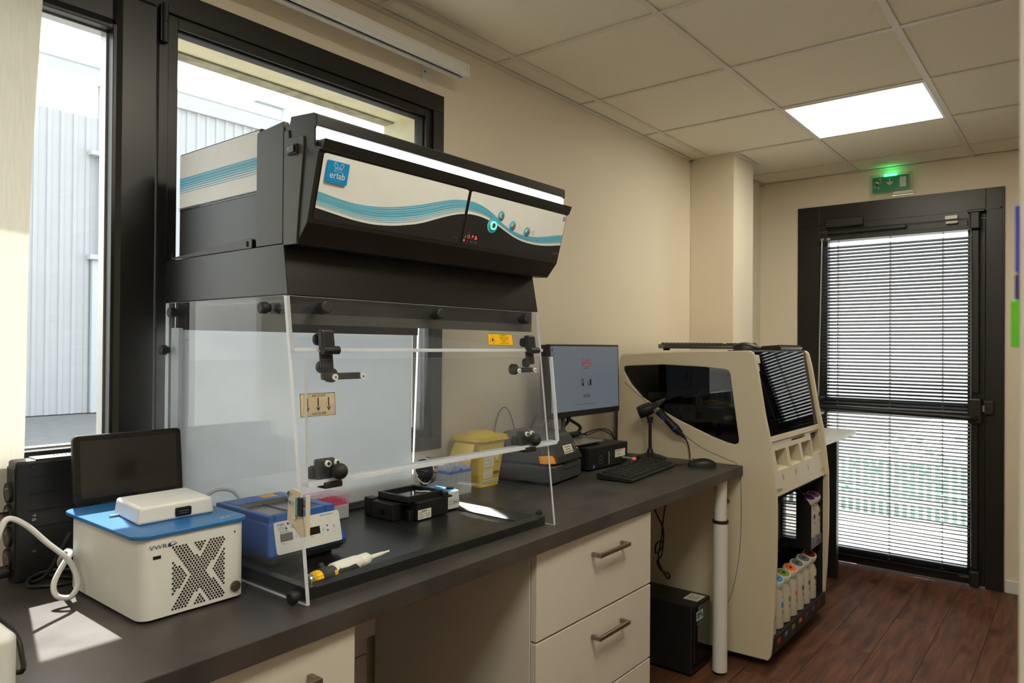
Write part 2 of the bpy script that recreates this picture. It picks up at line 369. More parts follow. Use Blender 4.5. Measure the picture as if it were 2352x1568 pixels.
# ceiling: grid and tiles
g = G().box((-3.95, -3.35, 2.50), (2.85, .24, 2.62)); ceil = struct('ceiling', g, 'ceil')
bx = [.012+.6*i for i in range(-7, 5)]; by = [-.118-.6*j for j in range(0, 6)]
for X in bx:
    if -3.8 < X < XE-.02: mk('ceiling_bar', G().box((X-.012, -3.2, ZC-.004), (X+.012, 0, ZC)), 'bar', ceil)
for Y in by:
    if Y > -3.19: mk('ceiling_bar', G().box((-3.8, Y-.012, ZC-.0045), (XE, Y+.012, ZC-.0005)), 'bar', ceil)
LEDS = [(2, 1), (-2, 2), (-5, 2)]  # last panel, behind the camera, is unseen and added to light the room
xs = [-3.8]+[X for X in bx if -3.8 < X < XE]+[XE]; ys = [-3.2]+sorted(Y for Y in by if Y > -3.2)+[0]
ledcells = [(.012+.6*i, -.118-.6*(j+1)) for i, j in LEDS]
for a, b in zip(xs, xs[1:]):
    for c, d in zip(ys, ys[1:]):
        if any(abs(a-lx) < .05 and abs(c-ly) < .05 for lx, ly in ledcells): continue
        mk('ceiling_tile', G().box((a+.006, c+.006, ZC+.0005), (b-.006, d-.006, ZC+.02)), 'ceil', ceil)
names = ['square LED panel lit in the ceiling between column and exit door', 'lit LED panel in the ceiling in front of the window and fume hood', 'added unseen LED panel in the ceiling behind the camera']
for q, (lx, ly) in enumerate(ledcells):
    t = thing('ceiling_light', names[q], 'ceiling light', (lx+.3, ly+.3, ZC-.006), 0, None)
    g = G()
    for a, b in (((lx+.010, ly+.010), (lx+.59, ly+.022)), ((lx+.010, ly+.578), (lx+.59, ly+.59)), ((lx+.010, ly+.022), (lx+.022, ly+.578)), ((lx+.578, ly+.022), (lx+.59, ly+.578))):
        g.box(a+(ZC-.006,), b+(ZC+.004,))
    mk('light_frame', g, 'white', t)
    mk('diffuser', G().box((lx+.022, ly+.022, ZC-.003), (lx+.578, ly+.578, ZC+.003)), 'ledd' if q == 0 else 'ledw', t)
g = G().box((-3.8, -.024, ZC-.006), (1.822, 0, ZC-.003)).box((1.822, -.29, ZC-.006), (2.149, -.266, ZC-.003)).box((1.798, -.29, ZC-.006), (1.822, 0, ZC-.003)).box((2.125, -.266, ZC-.006), (2.149, -.104, ZC-.003)).box((XE-.024, -3.2, ZC-.006), (XE, -.104, ZC-.003)).box((2.149, -.128, ZC-.006), (XE, -.104, ZC-.003))
struct('trim_1', g, 'bar')

# ------------------------------------------------------------------ window
WX0, WX1, WZ0, WZ1 = -2.298, -.263, .977, 2.252
g = G()
g.box((WX0, -.006, WZ1-.062), (WX1, .07, WZ1)).box((WX0, -.006, WZ0), (WX1, .07, WZ0+.045)).box((WX0, -.006, WZ0+.045), (WX0+.07, .07, WZ1-.062)).box((WX1-.052, -.006, WZ0+.045), (WX1, .07, WZ1-.062)).box((-1.288, -.006, WZ0+.045), (-1.262, .07, WZ1-.062))
win = struct('window_1', g, 'frame', bev=.002)
def frame_ring(x0, x1, z0, z1, wd, y0, y1, name, mat='frame', bev=.0015):
    g = G().box((x0, y0, z0), (x0+wd, y1, z1)).box((x1-wd, y0, z0), (x1, y1, z1)).box((x0+wd, y0, z0), (x1-wd, y1, z0+wd)).box((x0+wd, y0, z1-wd), (x1-wd, y1, z1))
    return mk(name, g, mat, win, bev=bev)
frame_ring(-1.262, -.315, 1.022, 2.19, .028, .004, .066, 'glazing_bead')
frame_ring(-1.234, -.343, 1.05, 2.162, .006, .018, .05, 'gasket', 'rubber')
mk('pane', G().box((-1.232, .03, 1.052), (-.345, .036, 2.16)), 'glass', win)
# opening sash with splayed stile
g = G()
for (x0, x1, z0, z1) in ((-1.392, -1.289, 1.0, 2.195), (-2.25, -2.16, 1.0, 2.195)): g.box((x0, -.022, z0), (x1, .066, z1))
g.box((-2.16, -.022, 2.105), (-1.392, .066, 2.195)).box((-2.16, -.022, 1.0), (-1.392, .066, 1.10))
sash = mk('sash', g, 'frame', win, bev=.012, seg=1)
frame_ring(-2.166, -1.386, 1.094, 2.111, .012, -.012, .05, 'sash_bead')
frame_ring(-2.156, -1.396, 1.104, 2.101, .006, .018, .05, 'gasket', 'silver', 0)
mk('pane', G().box((-2.152, .03, 1.108), (-1.40, .036, 2.097)), 'glass', win)
g = G().cyl((-1.277, -.017, 2.105), (-1.277, -.017, 2.155), .008).cyl((-1.277, -.017, 2.156), (-1.277, -.017, 2.203), .008).box((-1.288, -.017, 2.108), (-1.268, -.006, 2.20))
mk('hinge', g, 'black', win)
g = G().cyl((-1.277, -.017, 1.01), (-1.277, -.017, 1.11), .008).box((-1.288, -.017, 1.012), (-1.268, -.006, 1.108)); mk('hinge', g, 'black', win)
# ------------------------------------------------------------------ door
def B(n, a, b, mat, par, bev=.002, label=None): return mk(n, G().box(a, b), mat, par, bev=bev, label=label)
g = G().box((XE-.012, -1.472, 0), (XE+.08, -1.385, 2.263)).box((XE-.012, -.487, 0), (XE+.08, -.352, 2.263)).box((XE-.012, -1.385, 2.10), (XE+.08, -.487, 2.263))
door = struct('door_1', g, 'frame', bev=.002)
g = G()
for a, b in (((-1.383, .008), (-1.297, 2.096)), ((-.535, .008), (-.489, 2.096)), ((-1.297, 2.03), (-.535, 2.096)), ((-1.297, .945), (-.535, 1.04)), ((-1.297, .008), (-.535, .10))):
    g.box((XE+.0, a[0], a[1]), (XE+.06, b[0], b[1]))
mk('door_leaf', g, 'frame', door, bev=.003)
B('door_pane', (XE+.03, -1.299, 1.036), (XE+.036, -.533, 2.034), 'glass', door, 0)
B('door_pane', (XE+.03, -1.299, .096), (XE+.036, -.533, .949), 'glass', door, 0)
mk('trim_edge', G().box((XE-.016, -1.46, 0), (XE-.012, -1.452, 2.25)).box((XE-.016, -1.46, 2.14), (XE-.012, -.36, 2.148)), 'frame', door)
# closer, panic hardware, contact sensors
B('door_closer', (XE-.052, -.752, 2.115), (XE-.012, -.53, 2.172), 'black', door, .006)
B('closer_rail', (XE-.03, -.985, 2.078), (XE-.004, -.54, 2.098), 'frame', door, .004)
B('vertical_rod_cover', (XE-.040, -1.357, 1.10), (XE-.004, -1.318, 2.03), 'black', door, .006)
B('rod_latch', (XE-.065, -1.362, 2.03), (XE-.004, -1.312, 2.13), 'black', door, .008)
B('rod_latch', (XE-.055, -1.385, 2.126), (XE-.004, -1.30, 2.142), 'frame', door, .004)
B('vertical_rod_cover', (XE-.040, -1.352, .10), (XE-.004, -1.318, .96), 'black', door, .006)
B('rod_latch', (XE-.060, -1.362, .012), (XE-.004, -1.312, .10), 'black', door, .008)
B('panic_latch', (XE-.075, -1.372, .93), (XE-.004, -1.305, 1.075), 'black', door, .010)
B('strike_box', (XE-.05, -1.425, .985), (XE-.012, -1.378, 1.06), 'black', door, .004)
B('strike_plate', (XE-.054, -1.384, 1.0), (XE-.050, -1.374, 1.035), 'nickel', door, 0)
g = G().tube([(XE-.075, -1.345, .965), (XE-.11, -1.325, .965), (XE-.115, -1.25, .968), (XE-.115, -.9, .975), (XE-.115, -.50, .985)], .015, n=12)
mk('panic_bar', g, 'black', door)
B('panic_latch', (XE-.12, -.525, .93), (XE-.004, -.492, 1.05), 'black', door, .008)
t = B('door_sensor', (XE-.030, -1.250, 2.102), (XE-.012, -1.187, 2.124), 'white', door, .003)
B('door_sensor', (XE-.028, -1.250, 2.078), (XE-.004, -1.19, 2.091), 'label', door, .003)
B('kick_bolt', (XE-.012, -1.31, .045), (XE, -1.26, .060), 'nickel', door, 0)
# blind
bl = thing('venetian_blind', 'black venetian blind hanging over the glazed exit door', 'blind', (XE-.03, -.92, .06))
B('head_rail', (XE-.052, -1.335, 2.030), (XE-.018, -.495, 2.055), 'black', bl, .002)
ang = math.radians(30); XB = XE-.035; pitch = .0212; n = 91
g = G()
prof = []
for i in range(5):
    t_ = (i/4-.5)*.025; c_ = .0022*(1-(2*(i/4)-1)**2)
    prof.append((t_*math.cos(ang)+c_*math.sin(ang), -t_*math.sin(ang)+c_*math.cos(ang)))
poly = prof+[(a-.0, b-.0005) for a, b in prof[::-1]]
g.prism([(a, b) for a, b in poly], 'y', -.408, .408)
z0 = .078; random.seed(3)
first = None
for i in range(n):
    z = z0+i*pitch; tw = random.uniform(-.002, .002)
    if i in (13, 20, 9): tw = .022
    mt = Matrix.Translation((XB-(XE-.03), .0, z-.06)) @ Matrix.Rotation(tw, 4, 'X')
    if first is None:
        me_o = mk('slat', g, 'slat', None); me_o.parent = bl; me_o.matrix_local = mt; first = me_o
    else: share(first, 'slat', bl, M_=mt)
B('bottom_rail', (XB-.012, -1.330, .062), (XB+.012, -.512, .072), 'black', bl, .002)
for yy in (-.61, -.905, -1.18):
    g = G().box((XB-.0145, yy-.001, .07), (XB-.0135, yy+.001, 2.03)).box((XB+.0135, yy-.001, .07), (XB+.0145, yy+.001, 2.03))
    mk('ladder_cord', g, 'bcable', bl)
    g = G()
    for i in range(n): g.box((XB-.016, yy-.004, z0+i*pitch+.006), (XB-.013, yy+.004, z0+i*pitch+.010))
    stuff(mk('cord_knots', g, 'silver', bl))
mk('tilt_wand', G().cyl((XB-.03, -.517, 2.03), (XB-.035, -.50, 1.0), .004, n=8), 'silver', bl)
mk('pull_cord', G().tube([(XB-.03, -1.318, 2.03), (XB-.03, -1.32, 1.2), (XB-.03, -1.318, .5)], .0018, n=6), 'silver', bl)
B('wand_clip', (XE-.058, -.525, 2.035), (XE-.052, -.508, 2.048), 'silver', bl, 0); B('wand_clip', (XE-.058, -.565, 2.035), (XE-.052, -.545, 2.048), 'silver', bl, 0)

# ------------------------------------------------------------------ outside
struct('ground', G().box((2.86, -40, -.12), (70, .6, -.06)), 'terrace'); struct('yard', G().box((-40, .24, -.14), (70, 60, -.08)), 'asphalt')
g = G().box((-6, .24, 2.345), (4, .50, 2.50)); struct('eave', g, 'conc')
bd = thing('metal_building', 'pale corrugated metal building across the yard outside the window', 'building', (9, 14.2, -.06))
mk('building_wall', G().box((-3, 14.06, -.06), (24, 18, 6.7)), 'siding', bd)
mk('parapet', G().box((-3, 13.93, 6.62), (24, 14.2, 6.99)).box((-3, 13.91, 6.97), (24, 14.2, 7.03)), 'siding', bd)
g = G(); W_ = .231
g.prism([(0, 0), (W_*.62, 0), (W_*.66, -.03), (W_*.96, -.03), (W_, 0), (W_, .03), (0, .03)], 'z', -.06, 6.62)
first = None
for i in range(75):
    x = -2.9+i*W_
    if first is None:
        first = mk('siding_panel', g, 'siding', None); first.parent = bd; first.location = (x-9, 14.04-14.2, .06)
    else: share(first, 'siding_panel', bd, loc=(x-9, 14.04-14.2, .06))
g = G().box((3.74, 13.8, 5.17), (4.25, 14.0, 5.26)).box((3.95, 13.84, 3.2), (4.25, 14.0, 5.17)).box((3.74, 13.8, 3.05), (4.25, 14.0, 3.15)).box((3.82, 13.9, -.06), (3.98, 14.0, 3.05))
mk('downpipe', g, 'pipe', bd, bev=.01)
lp = thing('street_lamp', 'pale street lamp standing above the roofline beyond the window', 'street lamp', (5.65, 10, -.06))
mk('lamp_pole', G().cyl((5.65, 10, -.06), (5.65, 10, 5.80), .06, .045, n=12), 'pipe', lp)
mk('lamp_head', G().box((5.05, 9.92, 5.79), (5.68, 10.08, 5.84)), 'pipe', lp, bev=.01)
fe = thing('garden_fence', 'low green slatted fence standing on the sunlit terrace outside the exit door', 'fence', (4.6, -.9, -.06))
for z in (.06, .40): mk('fence_rail', G().box((4.58, -6, z), (4.62, 3, z+.035)), 'pipe', fe)
g = G()
for i in range(150): g.box((4.61, -6+i*.06, -.06), (4.625, -6+i*.06+.034, .06)); g.box((4.61, -6+i*.06, .10), (4.625, -6+i*.06+.034, .40))
stuff(mk('fence_slats', g, 'fence', fe))
g = G()
for i in range(1400):
    y = random.uniform(-6, 3); z = random.uniform(.05, .62); x = 4.75+random.uniform(-.06, .06); s = random.uniform(.015, .035)
    g.quad((x, y-s, z-s*.5), (x+random.uniform(-.02, .02), y+s, z-s*.4), (x, y+s*.9, z+s*.6), (x+random.uniform(-.02, .02), y-s, z+s*.5))
o = mk('hedge', g, M('pale_leaves', (158, 180, 170), .6, noise=.2, ns=8, trans=.3), origin=(4.75, -1.5, -.06)); stuff(o); tag(o, 'pale green leafy hedge growing behind the low fence outside the door', 'hedge')

# ------------------------------------------------------------------ curtain and its rail
rail = thing('curtain_rail', 'white slim curtain rail fixed to the wall above the black window', 'curtain rail', (-1.4, -.095, 2.30))
g = G()
X0, X1 = -2.9, -.268
for a, b in (((-.122, 2.336), (-.068, 2.342)), ((-.122, 2.306), (-.116, 2.336)), ((-.074, 2.306), (-.068, 2.336)), ((-.122, 2.300), (-.104, 2.306)), ((-.088, 2.300), (-.068, 2.306))):
    g.box((X0, a[0], a[1]), (X1, b[0], b[1]))
mk('rail_profile', g, 'white', rail, bev=.001)
mk('rail_channel', G().box((X0, -.112, 2.312), (X1-.01, -.08, 2.330)), 'black', rail)
mk('end_cap', G().prism(rrect(-.123, 2.299, -.067, 2.343, .008), 'x', X1, X1+.012), 'white', rail)
for x in (-.36, -1.4, -2.4):
    g = G().prism(rrect(x-.012, 2.275, x+.012, 2.348, .008), 'y', -.004, 0).box((x-.012, -.07, 2.338), (x+.012, 0, 2.346))
    mk('bracket', g, 'white', rail)
    mk('screw', G().cyl((x, -.006, 2.315), (x, -.004, 2.315), .004), 'grey', rail)
g = G(); nx, nz = 26, 24; vs = []
for j in range(nz+1):
    v = j/nz; z = 2.298-v*(2.298-.985); xr = -1.545-.048*v-.012*math.sin(v*5)*v
    for i in range(nx+1):
        u = i/nx; x = -2.5+(xr+2.5)*u; vs.append((x, -.034+.006*math.sin(u*9+.6)*(.3+v)+.002*math.sin(u*21)*v, z))
g.add(vs, [(j*(nx+1)+i, (j+1)*(nx+1)+i, (j+1)*(nx+1)+i+1, j*(nx+1)+i+1) for j in range(nz) for i in range(nx)], 0, True)
o = mk('curtain', g, 'curtain', origin=(-2.0, -.046, .985))
tag(o, 'off-white woven curtain panel hanging in front of the window sash', 'curtain')
# ------------------------------------------------------------------ near cabinet edge with coloured tabs
cb = thing('tall_cabinet', 'tall plain white cabinet whose edge stands close to the camera', 'cabinet', (-1.35, -2.03, 0))
mk('cabinet_body', G().box((-1.572, -2.3, .03), (-1.1, -1.7925, 2.2)), 'cab', cb, bev=.006, seg=3)
mk('plinth', G().box((-1.56, -2.29, 0), (-1.11, -1.80, .03)), 'black', cb)
for n_, z0_, z1_, dy, mt_, lb in (('index_tab', 1.395, 1.438, .0022, 'tabb', 'bright blue tab on the edge of the white cabinet, topmost'), ('index_tab', 1.377, 1.3935, .0024, 'tabn', 'navy tab with white lettering between the blue and green tabs'), ('index_tab', 1.347, 1.3775, .0044, 'tabg', 'bright green tab lowest on the edge of the white cabinet')):
    o = mk(n_, G().box((-1.566, -1.7925, z0_), (-1.54, -1.7925+dy, z1_)), mt_, origin=(-1.553, -1.7925, z0_), bev=.0006)
    tag(o, lb, 'tab', None)
# ================================================================== BENCH AND CABINETS
ZB = .845
bench = thing('worktop', 'long dark grey laminate worktop running under the window', 'worktop', (-.9, -.35, ZB-.04))
mk('top_board', G().prism([(-2.9, -.002), (.876, -.002), (.876, -.685), (-2.9, -.765)], 'z', ZB-.04, ZB), 'top', bench, bev=.0015)
lg = G().cyl((.735, -.645, .012), (.735, -.645, .625), .030, n=28)
mk('leg', lg, 'white', bench, label='white telescopic round leg')
mk('leg', G().cyl((.735, -.645, .632), (.735, -.645, ZB-.04), .0255, n=28), 'white', bench)
mk('leg_collar', G().cyl((.735, -.645, .622), (.735, -.645, .634), .0325, n=28), 'black', bench)
mk('leg_foot', G().cyl((.735, -.645, 0), (.735, -.645, .012), .024, n=24), 'black', bench)
def cabinet(label, x0, x1, hand_x, yf):
    c = thing('drawer_cabinet', label, 'cabinet', ((x0+x1)/2, -.35, 0), 0)
    g = G().box((x0, yf+.021, .08), (x0+.018, -.05, ZB-.041)).box((x1-.018, yf+.021, .08), (x1, -.05, ZB-.041)).box((x0+.018, -.07, .08), (x1-.018, -.05, ZB-.041)).box((x0+.018, yf+.021, .08), (x1-.018, -.07, .098)).box((x0+.018, yf+.021, ZB-.059), (x1-.018, -.07, ZB-.041))
    mk('body', g, 'cab', c, bev=.001)
    mk('plinth', G().box((x0+.01, yf+.06, 0), (x1-.01, -.08, .08)), 'cab', c)
    for a, b in ((.562, .798), (.316, .556), (.085, .310)):
        d = mk('drawer', G().box((x0-.002+.004, yf, a), (x1-.004+.002, yf+.019, b)), 'cab', c, bev=.0012)
        if hand_x is None: continue
        hz = b-.062; hx0, hx1 = hand_x
        g = G().box((hx0, yf-.034, hz-.006), (hx1, yf-.024, hz+.006)).box((hx0, yf-.024, hz-.006), (hx0+.011, yf, hz+.006)).box((hx1-.011, yf-.024, hz-.006), (hx1, yf, hz+.006))
        mk('handle', g, 'nickel', d, bev=.0012)
    return c
cabinet('white three-drawer cabinet under the worktop beside the black tower case', -.605, .035, (-.335, -.158), -.693)
cabinet('white drawer cabinet cut off by the lower edge of the picture', -1.85, -1.222, (-1.60, -1.323), -.715)
g = G().box((-1.222, -.052, .42), (-.605, -.03, .80)); o = mk('modesty_board', g, 'cab', origin=(-.9, -.04, .42), bev=.001); tag(o, 'pale board fixed low on the wall between the two drawer cabinets', 'board')
# tower case under the bench
t = thing('tower_case', 'black power supply tower standing on the floor under the worktop', 'power supply', (.71, -.38, 0))
mk('case', G().box((.613, -.575, .012), (.80, -.17, .288)), 'black', t, bev=.004)
mk('case_foot', G().box((.63, -.56, 0), (.66, -.19, .012)).box((.75, -.56, 0), (.78, -.19, .012)), 'rubber', t)
mk('front_panel', G().box((.625, -.580, .03), (.788, -.575, .28)), 'gloss', t, bev=.002)
mk('display', G().box((.650, -.5815, .222), (.71, -.580, .258)), M('lcd_grey', (130, 150, 150), .3, noise=.1, emit=.03, ecol=(.5, .7, .7)), t)
g = G(plane_M((.652, -.5816, .226), (1, 0, 0), (0, 0, 1))); flat(g, [(.004, .004, .012, .028), (.016, .004, .024, .028), (.030, .014, .038, .028), (.042, .004, .05, .02)])
mk('display_print', g, 'ink', t)
g = G()
for i in range(4): g.cyl((.662+i*.014, -.580, .205), (.662+i*.014, -.5825, .205), .004, n=12)
mk('button', g, 'grey', t)
mk('paper_label', G().quad((.69, -.565, .2885), (.775, -.565, .2885), (.775, -.50, .2885), (.69, -.50, .2885)), 'label', t)
g = G(plane_M((.695, -.56, .2886), (1, 0, 0), (0, 1, 0))); flat(g, [(.005, .045-.009*i, .07-.01*(i % 3), .048-.009*i) for i in range(5)]); mk('label_print', g, 'grey', t)

# ================================================================== ITEMS AT THE BENCH END
# label printer
p = thing('label_printer', 'dark grey thermal label printer with orange release tabs', 'printer', (.09, -.22, ZB))
xa, xb, yf, yb_ = -.04, .268, -.338, -.10
# printer is turned slightly: local frame
PR = Matrix.Translation((-.040, -.340, ZB)) @ Matrix.Rotation(math.radians(9), 4, 'Z'); PR = PR @ Matrix.Translation((.0, .0, 0))
Wd, Dp = .262, .235
lo = G(PR).prism([(0, .022), (.004, .004), (.02, 0), (Wd-.02, 0), (Wd-.004, .004), (Wd, .022), (Wd, Dp), (0, Dp)], 'z', .006, .070)
mk('lower_case', lo, 'print_t', p, bev=.008, seg=3)
mk('rubber_foot', G(PR).box((.03, .03, 0), (.18, .05, .006)).box((.03, .19, 0), (.18, .21, .006)), 'rubber', p)
up = G(PR); b_ = [(0, .03, .073), (.035, -.002, .073), (Wd-.035, -.002, .073), (Wd, .03, .073), (Wd, Dp, .073), (0, Dp, .073)]
mid = [(0, .05, .14), (.045, .022, .14), (Wd-.035, .022, .14), (Wd, .05, .14), (Wd, Dp, .14), (0, Dp, .14)]
tp = [(.028, .065, .176), (.055, .036, .172), (Wd-.045, .036, .172), (Wd-.024, .065, .176), (Wd-.022, Dp-.02, .185), (.022, Dp-.02, .185)]
fs = []
for k_ in range(2):
    for i in range(6): j = (i+1) % 6; fs.append((k_*6+i, k_*6+j, k_*6+6+j, k_*6+6+i))
up.add(b_+mid+tp, fs+[(5, 4, 3, 2, 1, 0), (12, 13, 14, 15, 16, 17)])
mk('upper_lid', up, 'print_t', p, bev=.007, seg=3)
g = G(PR).hexa([(.045, -.004, .076), (Wd-.006, -.004, .076), (Wd-.006, .05, .076), (.045, .05, .076)], [(.055, .012, .108), (Wd-.008, .012, .108), (Wd-.008, .06, .108), (.055, .06, .108)])
mk('front_band', g, 'black', p, bev=.003)
mk('label_slot', G(PR).box((.09, -.006, .070), (.215, .01, .074)), 'black', p); mk('slot_lip', G(PR).box((.085, -.003, .050), (.222, .0, .068)), 'print_t', p, bev=.001)
mk('release_tab', G(PR).hexa([(-.003, .035, .078), (.026, -.004, .078), (.026, .02, .078), (-.003, .05, .078)], [(-.003, .042, .106), (.026, .007, .106), (.026, .027, .106), (-.003, .057, .106)]), 'orange', p, bev=.003, label='orange release tab')
mk('release_tab', G(PR).box((Wd-.02, .02, .08), (Wd+.003, .05, .11)), 'orange', p, bev=.003)
ML = PR @ plane_M((.0, .031, .14), (1, 0, 0), (0, -.032, -.067*-1)); 
MLb = PR @ plane_M((.0, -.002, .073), (1, 0, 0), (0, .024, .067))
g = G(MLb); flat(g, [(.118, .030, .194, .062)], .0012); mk('paper_label', g, 'label', p)
g = G(MLb); flat(g, [(.131, .053, .181, .0555), (.132, .044, .176, .0465), (.122, .035, .188, .0375)], .0016); mk('label_print', g, 'ink', p)
g = G(MLb); g.add([(.206, .054, .0012), (.214, .050, .0012), (.217, .058, .0012), (.214, .067, .0012), (.209, .064, .0012)], [(0, 1, 2, 3, 4)]); g.add([(.210, .047, .0012), (.216, .043, .0012), (.218, .049, .0012)], [(0, 1, 2)]); mk('logo_print', g, 'silver', p)
g = G(PR); g.quad((.07, .13, .1825), (.10, .13, .1825), (.105, .15, .1830), (.075, .15, .1830)); g.quad((.075, .09, .1810), (.09, .09, .1810), (.09, .094, .1812), (.075, .094, .1812)); mk('lid_print', g, 'silver', p)

# small desktop computer
c = thing('desktop_computer', 'small black desktop computer lying flat under the monitor foot', 'computer', (.47, -.14, ZB))
cx0, cx1, cyf, cz = .305, .612, -.275, .094
mk('case', G().box((cx0, cyf+.012, ZB+.006), (cx1, .0-.01, ZB+cz)), 'black', c, bev=.003)
mk('rubber_foot', G().box((cx0+.02, cyf+.03, ZB), (cx0+.05, -.03, ZB+.006)).box((cx1-.05, cyf+.03, ZB), (cx1-.02, -.03, ZB+.006)), 'rubber', c)
fp = mk('front_panel', G().box((cx0, cyf, ZB+.006), (cx1, cyf+.012, ZB+cz)), 'matte', c, bev=.002)
g = G()
for i in range(26): g.box((cx0+.008+i*.0112, cyf-.001, ZB+.068), (cx0+.008+i*.0112+.005, cyf, ZB+.086))
for i in range(16): g.box((cx0+.008+i*.0090, cyf-.001, ZB+.012), (cx0+.008+i*.0090+.003, cyf, ZB+.064))
stuff(mk('grille_ribs', g, 'black', c))
mk('drive_slot', G().box((.452, cyf-.0015, ZB+.014), (.460, cyf, ZB+.064)), 'silver', c)
g = G(plane_M((.39, cyf-.001, ZB+.040), (1, 0, 0), (0, 0, 1))); ring(g, 0, 0, .0155, .0170, .0006, 0, 28); mk('logo_ring', g, 'silver', c)
text('DELL', .009, 'silver', c, (.39, cyf-.001, ZB+.0365), name='logo_lettering', align='CENTER', lift=.001)
g = G(plane_M((.33, cyf-.001, ZB+.008), (1, 0, 0), (0, 0, 1))); flat(g, [(0, 0, .016, .020)], .001); mk('blue_sticker', g, 'navy', c)
g = G(plane_M((.33, cyf-.001, ZB+.008), (1, 0, 0), (0, 0, 1))); flat(g, [(.002, .010, .013, .012), (.002, .006, .011, .008)], .0013); mk('sticker_print', g, 'label', c)
g = G(plane_M((.503, cyf-.001, ZB+.036), (1, 0, 0), (0, 0, 1))); flat(g, [(0, 0, .085, .032)], .001); mk('paper_label', g, 'label', c)
g = G(plane_M((.503, cyf-.001, ZB+.036), (1, 0, 0), (0, 0, 1))); flat(g, [(.004, .0255, .06, .0275), (.004, .018, .012, .0195), (.022, .018, .034, .0195), (.004, .011, .010, .0125), (.022, .011, .045, .0125), (.022, .005, .036, .0065)], .0013); mk('label_print', g, 'ink', c)
u = thing('usb_stick', 'white USB stick with red lit end plugged into the desktop computer', 'USB stick', (.56, -.29, ZB+.027))
mk('stick_body', G().box((.555, -.330, ZB+.026), (.573, cyf-.002, ZB+.034)), 'silver', u, bev=.002); mk('stick_end', G().box((.556, -.340, ZB+.0255), (.572, -.330, ZB+.0345)), 'rled', u, bev=.002)

# monitor
mo = thing('monitor', 'black flat monitor showing a pale login page above the printer', 'monitor', (.40, -.16, ZB+cz))
PM = Matrix.Translation((.132, -.205, 1.064)) @ Matrix.Rotation(math.radians(0), 4, 'Z') @ Matrix.Rotation(math.radians(-1.5), 4, 'X')
mw, mh = .53, .293
mk('bezel', G(PM).box((0, 0, 0), (mw, .018, mh)), 'black', mo, bev=.003)
mk('back_shell', G(PM).box((-.006, .012, -.004), (mw-.01, .045, mh-.002)), 'black', mo, bev=.006)
g = G(PM)
for i in range(60): g.box((-.0075, .016, .008+i*.0046), (-.0055, .032, .0105+i*.0046))
stuff(mk('vent_slots', g, 'gloss', mo))
mk('screen', G(PM).box((.010, -.0008, .022), (mw-.009, .0, mh-.008)), 'screen', mo)
SM = PM @ plane_M((.010, -.0009, .022), (1, 0, 0), (0, 0, 1))
def stext(s, size, mat, x, y, **k):
    o = SM @ Vector((x, y, 0)); xd = SM.to_3x3() @ Vector((1, 0, 0)); yd = SM.to_3x3() @ Vector((0, 1, 0)); return text(s, size, mat, mo, o, xd, yd, align='CENTER', **k)
MT['sred'] = M('screen_red', (120, 20, 34), .4, noise=.02, emit=.16, ecol=(.42, .03, .06)); MT['sdark'] = M('screen_dark', (14, 16, 20), .4, noise=.02)
stext('Leica', .040, 'sred', .252, .190, name='logo_lettering', shear=.25, spacing=.92)
g = G(SM); pts = [(-.035+.07*i/12, -.0085*math.sin(math.pi*i/12)*1.0) for i in range(13)]
for (a, b), (c_, d) in zip(pts, pts[1:]): g.add([(.252+a, .185+b, .0005), (.252+c_, .185+d, .0005), (.252+c_, .188+d, .0005), (.252+a, .188+b, .0005)], [(0, 1, 2, 3)])
mk('logo_swash', g, 'sred', mo)
stext('BIOSYSTEMS', .0075, 'sdark', .252, .168, name='screen_lettering')
stext('BOND', .021, 'sdark', .252, .050, name='screen_lettering', sx=.8)
stext('select one of the system controllers to log on to', .0075, 'sdark', .245, .022, name='screen_lettering')
g = G(SM); ring(g, .222, .116, .006, .009, .0005, 0, 14, 1.5); ring(g, .226, .104, .004, .006, .0005, 0, 14); flat(g, [(.226, .098, .231, .116), (.258, .105, .268, .107), (.262, .098, .272, .1), (.258, .105, .260, .122), (.270, .098, .272, .112), (.276, .1, .288, .126)], .0005)
for i in range(3): flat(g, [(.004+.001*i, .244-.028*i, .014+.001*i, .247-.028*i), (.002, .238-.028*i, .02, .2395-.028*i)]); ring(g, .010, .251-.028*i, .003, .005, .0005, 0, 12)
stuff(mk('screen_icons', g, 'sdark', mo))
g = G(PM); flat_ = G(PM @ plane_M((0, -.0005, 0), (1, 0, 0), (0, 0, 1))); flat(flat_, [(.012, .006, .0165, .0135), (mw-.06, .0245, mw-.052, .027), (mw-.048, .0245, mw-.02, .0265)], .001); mk('bezel_mark', flat_, 'silver', mo)
mk('stand_neck', G().cyl((.245, -.135, .957), (.245, -.135, 1.10), .037, n=28), 'silver', mo); mk('stand_clip', G().box((.275, -.165, 1.0), (.295, -.12, 1.10)), 'grey', mo)
g = G().prism([(.16, -.235), (.48, -.235), (.48, -.06), (.16, -.03)], 'z', ZB+cz+.010, ZB+cz+.017)
mk('stand_foot', g, 'silver', mo, bev=.002); mk('foot_pad', G().box((.31, -.22, ZB+cz), (.46, -.07, ZB+cz+.010)), 'rubber', mo)
o = mk('monitor_cables', G().tube([(.42, -.12, 1.12), (.36, -.13, 1.03), (.30, -.10, .99), (.30, -.05, .96)], .007).tube([(.30, -.12, 1.10), (.38, -.12, 1.045), (.46, -.13, 1.0), (.44, -.11, .965)], .007).tube([(.13, -.14, 1.08), (.10, -.12, 1.0), (.08, -.08, .93)], .006).tube([(.22, -.14, 1.08), (.19, -.12, 1.0), (.18, -.08, .95)], .005).tube([(.31, -.12, 1.02), (.40, -.12, .975), (.52, -.12, .965)], .004), 'bcable', mo)
mk('power_brick', G().box((.44, -.10, ZB+cz+.017), (.52, -.06, ZB+cz+.035)), 'black', mo, bev=.005)

